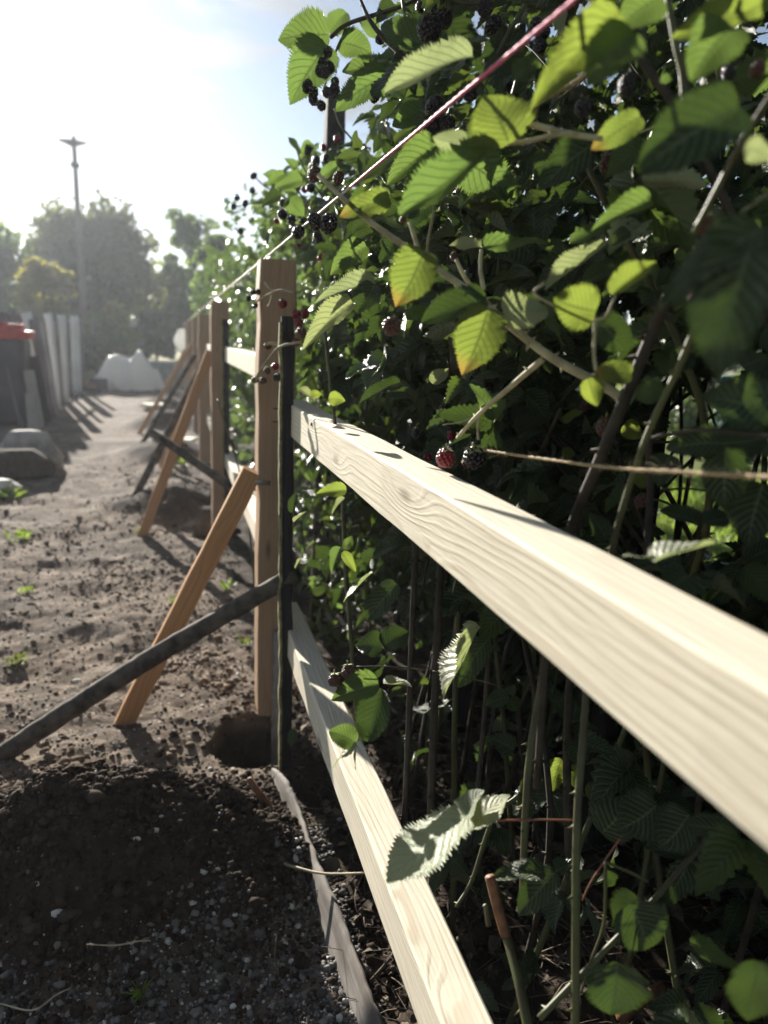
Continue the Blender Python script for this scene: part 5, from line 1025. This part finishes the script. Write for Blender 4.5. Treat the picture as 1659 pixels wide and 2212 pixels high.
# big stone and dark lump
def rock(name, px, py, r, sc, mat, label, seed, top=0.5, cat='stone'):
    g = PG(px, py); v = IV2.copy(); v, f = IV2, IF2
    rs = np.random.default_rng(seed); v = v*(1+0.5*(rs.uniform(0, 1, (len(v), 1))-0.5)); v = v*np.array(sc)*r; v[:, 2] = np.clip(v[:, 2], -r*0.5, r*top)
    o = mesh_obj(name, v+g+np.array([0, 0, r*0.42]), [tuple(q) for q in f], mat, smooth=False); return tag(o, label, cat)
rock('boulder', 70, 1010, 0.24, (1.0, 0.8, 1.15), M_STONE, 'broken grey stone block on the left side of the path', 3, 0.9)
rock('soil_lump', 30, 1030, 0.22, (1.3, 0.8, 0.7), M_CLOD, 'dark clod heap under the grey stone block', 4, 0.6, 'soil')
rock('boulder', 4, 1065, 0.10, (1.2, 0.8, 0.8), M_STONEW, 'pale stone at the left edge before the dark clod heap', 6, 0.6)
for k, (px_, py_, s, rz_, lab) in enumerate(((335, 880, (0.34, 0.3, 0.05), 0.5, 'pale offcut lying on the path beyond the soil heaps'), (405, 968, (0.3, 0.12, 0.03), 1.2, 'pale offcut of board beside the second dug heap'))):
    g = PG(px_, py_, 0.05); o = add_box('offcut', (g[0], g[1], gz(g[0], g[1])+0.01), s, M_RAIL, None, rz_, bev=0.05); tag(o, lab, 'board')
# low things at the very end of the path
g = PG(352, 822); sl_ = add_box('slab_stack', (g[0]+0.3, g[1]+1.5, 0.0), (2.0, 1.4, 0.42), M_SLAB, None, 0.1, bev=0.06); tag(sl_, 'low grey concrete slab stack at the end of the fence', 'slab')
g = PY(290, 745, 28.0); gt = empty('pale_gate', (g[0], 28, 0), 'pale grey board gate between shrubs at the end of the path', 'gate')
for k in range(5): add_box('board', (g[0]-0.28+k*0.14, 28.0, 0.25), (0.12, 0.03, 1.35+0.1*(k % 2)), M_PANEL, gt, bev=0.1)
for z in (0.5, 1.3): add_box('cross_bar', (g[0], 28.04, z), (0.8, 0.03, 0.1), M_PANEL, gt, bev=0.1)
g = PY(386, 728, 16.2); o = mesh_obj('sack', (IV2*np.array([0.13, 0.1, 0.24])*(1+0.25*np.sin(IV2[:, 2:3]*6+IV2[:, :1]*4)))+np.array([g[0]+0.05, 16.0, 1.05]), [tuple(f) for f in IF2], M_TARP); tag(o, 'whitish bag hung by the farthest posts of the fence', 'bag')

# garden behind the bush: lawn, flowers, panel, barrel
n = 26000; gx_ = RNG.uniform(1.55, 5.5, n); gy_ = RNG.uniform(0.8, 6.5, n); gzz = ground_h(gx_, gy_)
al = np.stack([RNG.normal(0, .45, n), RNG.normal(0, .45, n), np.ones(n)], 1); BL = [leaf_geo(3, 1, fold=0.3, droop=0.3, pleat=0, wave=0, teeth=0, width=0.10, seed=5)]
me, c = foliage_mesh('lawn_grass', BL, np.stack([gx_, gy_, gzz], 1), frames(al, RNG.normal(0, 1, (n, 3))), RNG.uniform(0.03, 0.10, n), np.ones(n), M_GRASS)
o = obj('lawn_grass', me, None, Matrix.Translation(Vector(c))); tag(o, 'sunlit lawn grass in the garden behind the bush', None, None, 'stuff')
def flower(px_, py_, d, mat, lab, n=7, s=0.05):
    q = P(px_, py_, d); rt = empty('flower', (q[0], q[1], 0), lab, 'flower'); tube('stem', [(q[0], q[1], 0), (q[0]+0.02, q[1], q[2]*0.5), q], [0.004, 0.003], M_CANE, rt, n=6, k=5)
    for k in range(n):
        a = 6.283*k/n; R3 = frames(np.array([[math.cos(a), math.sin(a)*0.8, 0.5]]), np.array([[0, -0.5, 1.]]))[0]
        obj('petal', leaf_mesh('m', k % 6, mat), rt, Matrix.Translation(Vector(q)) @ Matrix(R3.tolist()).to_4x4() @ Matrix.Diagonal((s*1.1, s, s, 1)))
for k, (a, b) in enumerate(((1228, 1040), (1300, 1062))): flower(a, b, 1.9, M_PETAL, ('pink flower glimpsed between canes above the upper rail', 'smaller pink flower right of the first one above the rail')[k], 7, (0.06, 0.035)[k])
flower(1238, 745, 5.0, M_REDPET, 'red flower far off between the leaves', 7, 0.09); flower(1222, 755, 5.1, M_PETAL, 'pale flower next to the far red one', 7, 0.08)
q = P(1340, 700, 5.5); o = beam('leaning_panel', (q[0]-0.3, q[1], 0.0), (q[0]+0.02, q[1]+0.2, q[2]+0.12), 0.34, 0.04, M_PANEL, None, side=(1, 0, 0), seg=4); tag(o, 'pale grey panel leaning in the garden behind the bush', 'panel')
q = PG(1615, 900); bx_ = P(1622, 700, 9.0); br = empty('barrel', (bx_[0], bx_[1], 0), 'teal water barrel in the garden behind the bush', 'barrel')
tube('body', [(bx_[0], bx_[1], 0.0), (bx_[0], bx_[1], 0.45), (bx_[0], bx_[1], 0.92)], [0.25, 0.29, 0.25], M_TEAL, br, n=14, k=24)
for z in (0.25, 0.65): tube('hoop', [(bx_[0], bx_[1], z), (bx_[0], bx_[1], z+0.03)], [0.30, 0.30], M_TEAL, br, n=3, k=24)
tube('lid', [(bx_[0], bx_[1], 0.92), (bx_[0], bx_[1], 0.96)], [0.27, 0.26], M_TEAL, br, n=3, k=24)
for k, (x, y, zt, lab) in enumerate(((5.8, 7.5, 1.9, 'green garden shrub behind the lawn near the panel'), (4.8, 3.6, 1.4, 'green garden shrub on the lawn right of the barrel'), (3.6, 8.5, 1.7, 'green garden shrub far behind the bush'))):
    t = empty('shrub', (x, y, 0), lab, 'shrub', 'garden shrubs behind the bush'); cr, C_ = clump_crown('crown', np.array([x, y, zt*0.5]), np.array([0.9, 0.8, zt*0.45]), 30, 2600, 0.09, M_HEDGE, t, seed=60+k)
    tube('trunk', [(x, y, 0), (x, y, zt*0.7)], [0.04, 0.02], M_BARK, t, n=4, k=6)

# ------------------------------------------------------------------ hazy air
def haze():
    x0, x1, y0, y1, z0, z1 = -200, 200, -60, 200, -1.6, 11.0
    V = [(x, y, z) for z in (z0, z1) for x, y in ((x0, y0), (x1, y0), (x1, y1), (x0, y1))]
    me = mk_mesh('haze', V, [(3, 2, 1, 0), (4, 5, 6, 7), (0, 1, 5, 4), (1, 2, 6, 5), (2, 3, 7, 6), (3, 0, 4, 7)], None, smooth=False)
    m = bpy.data.materials.new('hazy_air'); m.use_nodes = True; N = m.node_tree.nodes; L = m.node_tree.links; N.remove(N['Principled BSDF'])
    v = N.new('ShaderNodeVolumePrincipled'); v.inputs['Color'].default_value = (0.84, 0.90, 1.0, 1); v.inputs['Density'].default_value = 0.0019; v.inputs['Anisotropy'].default_value = 0.45
    L.new(v.outputs[0], N['Material Output'].inputs['Volume']); me.materials.append(m)
    o = obj('haze', me); tag(o, 'thin sunlit haze in the air', None, None, 'stuff')
haze(); cy.volume_bounces = 0
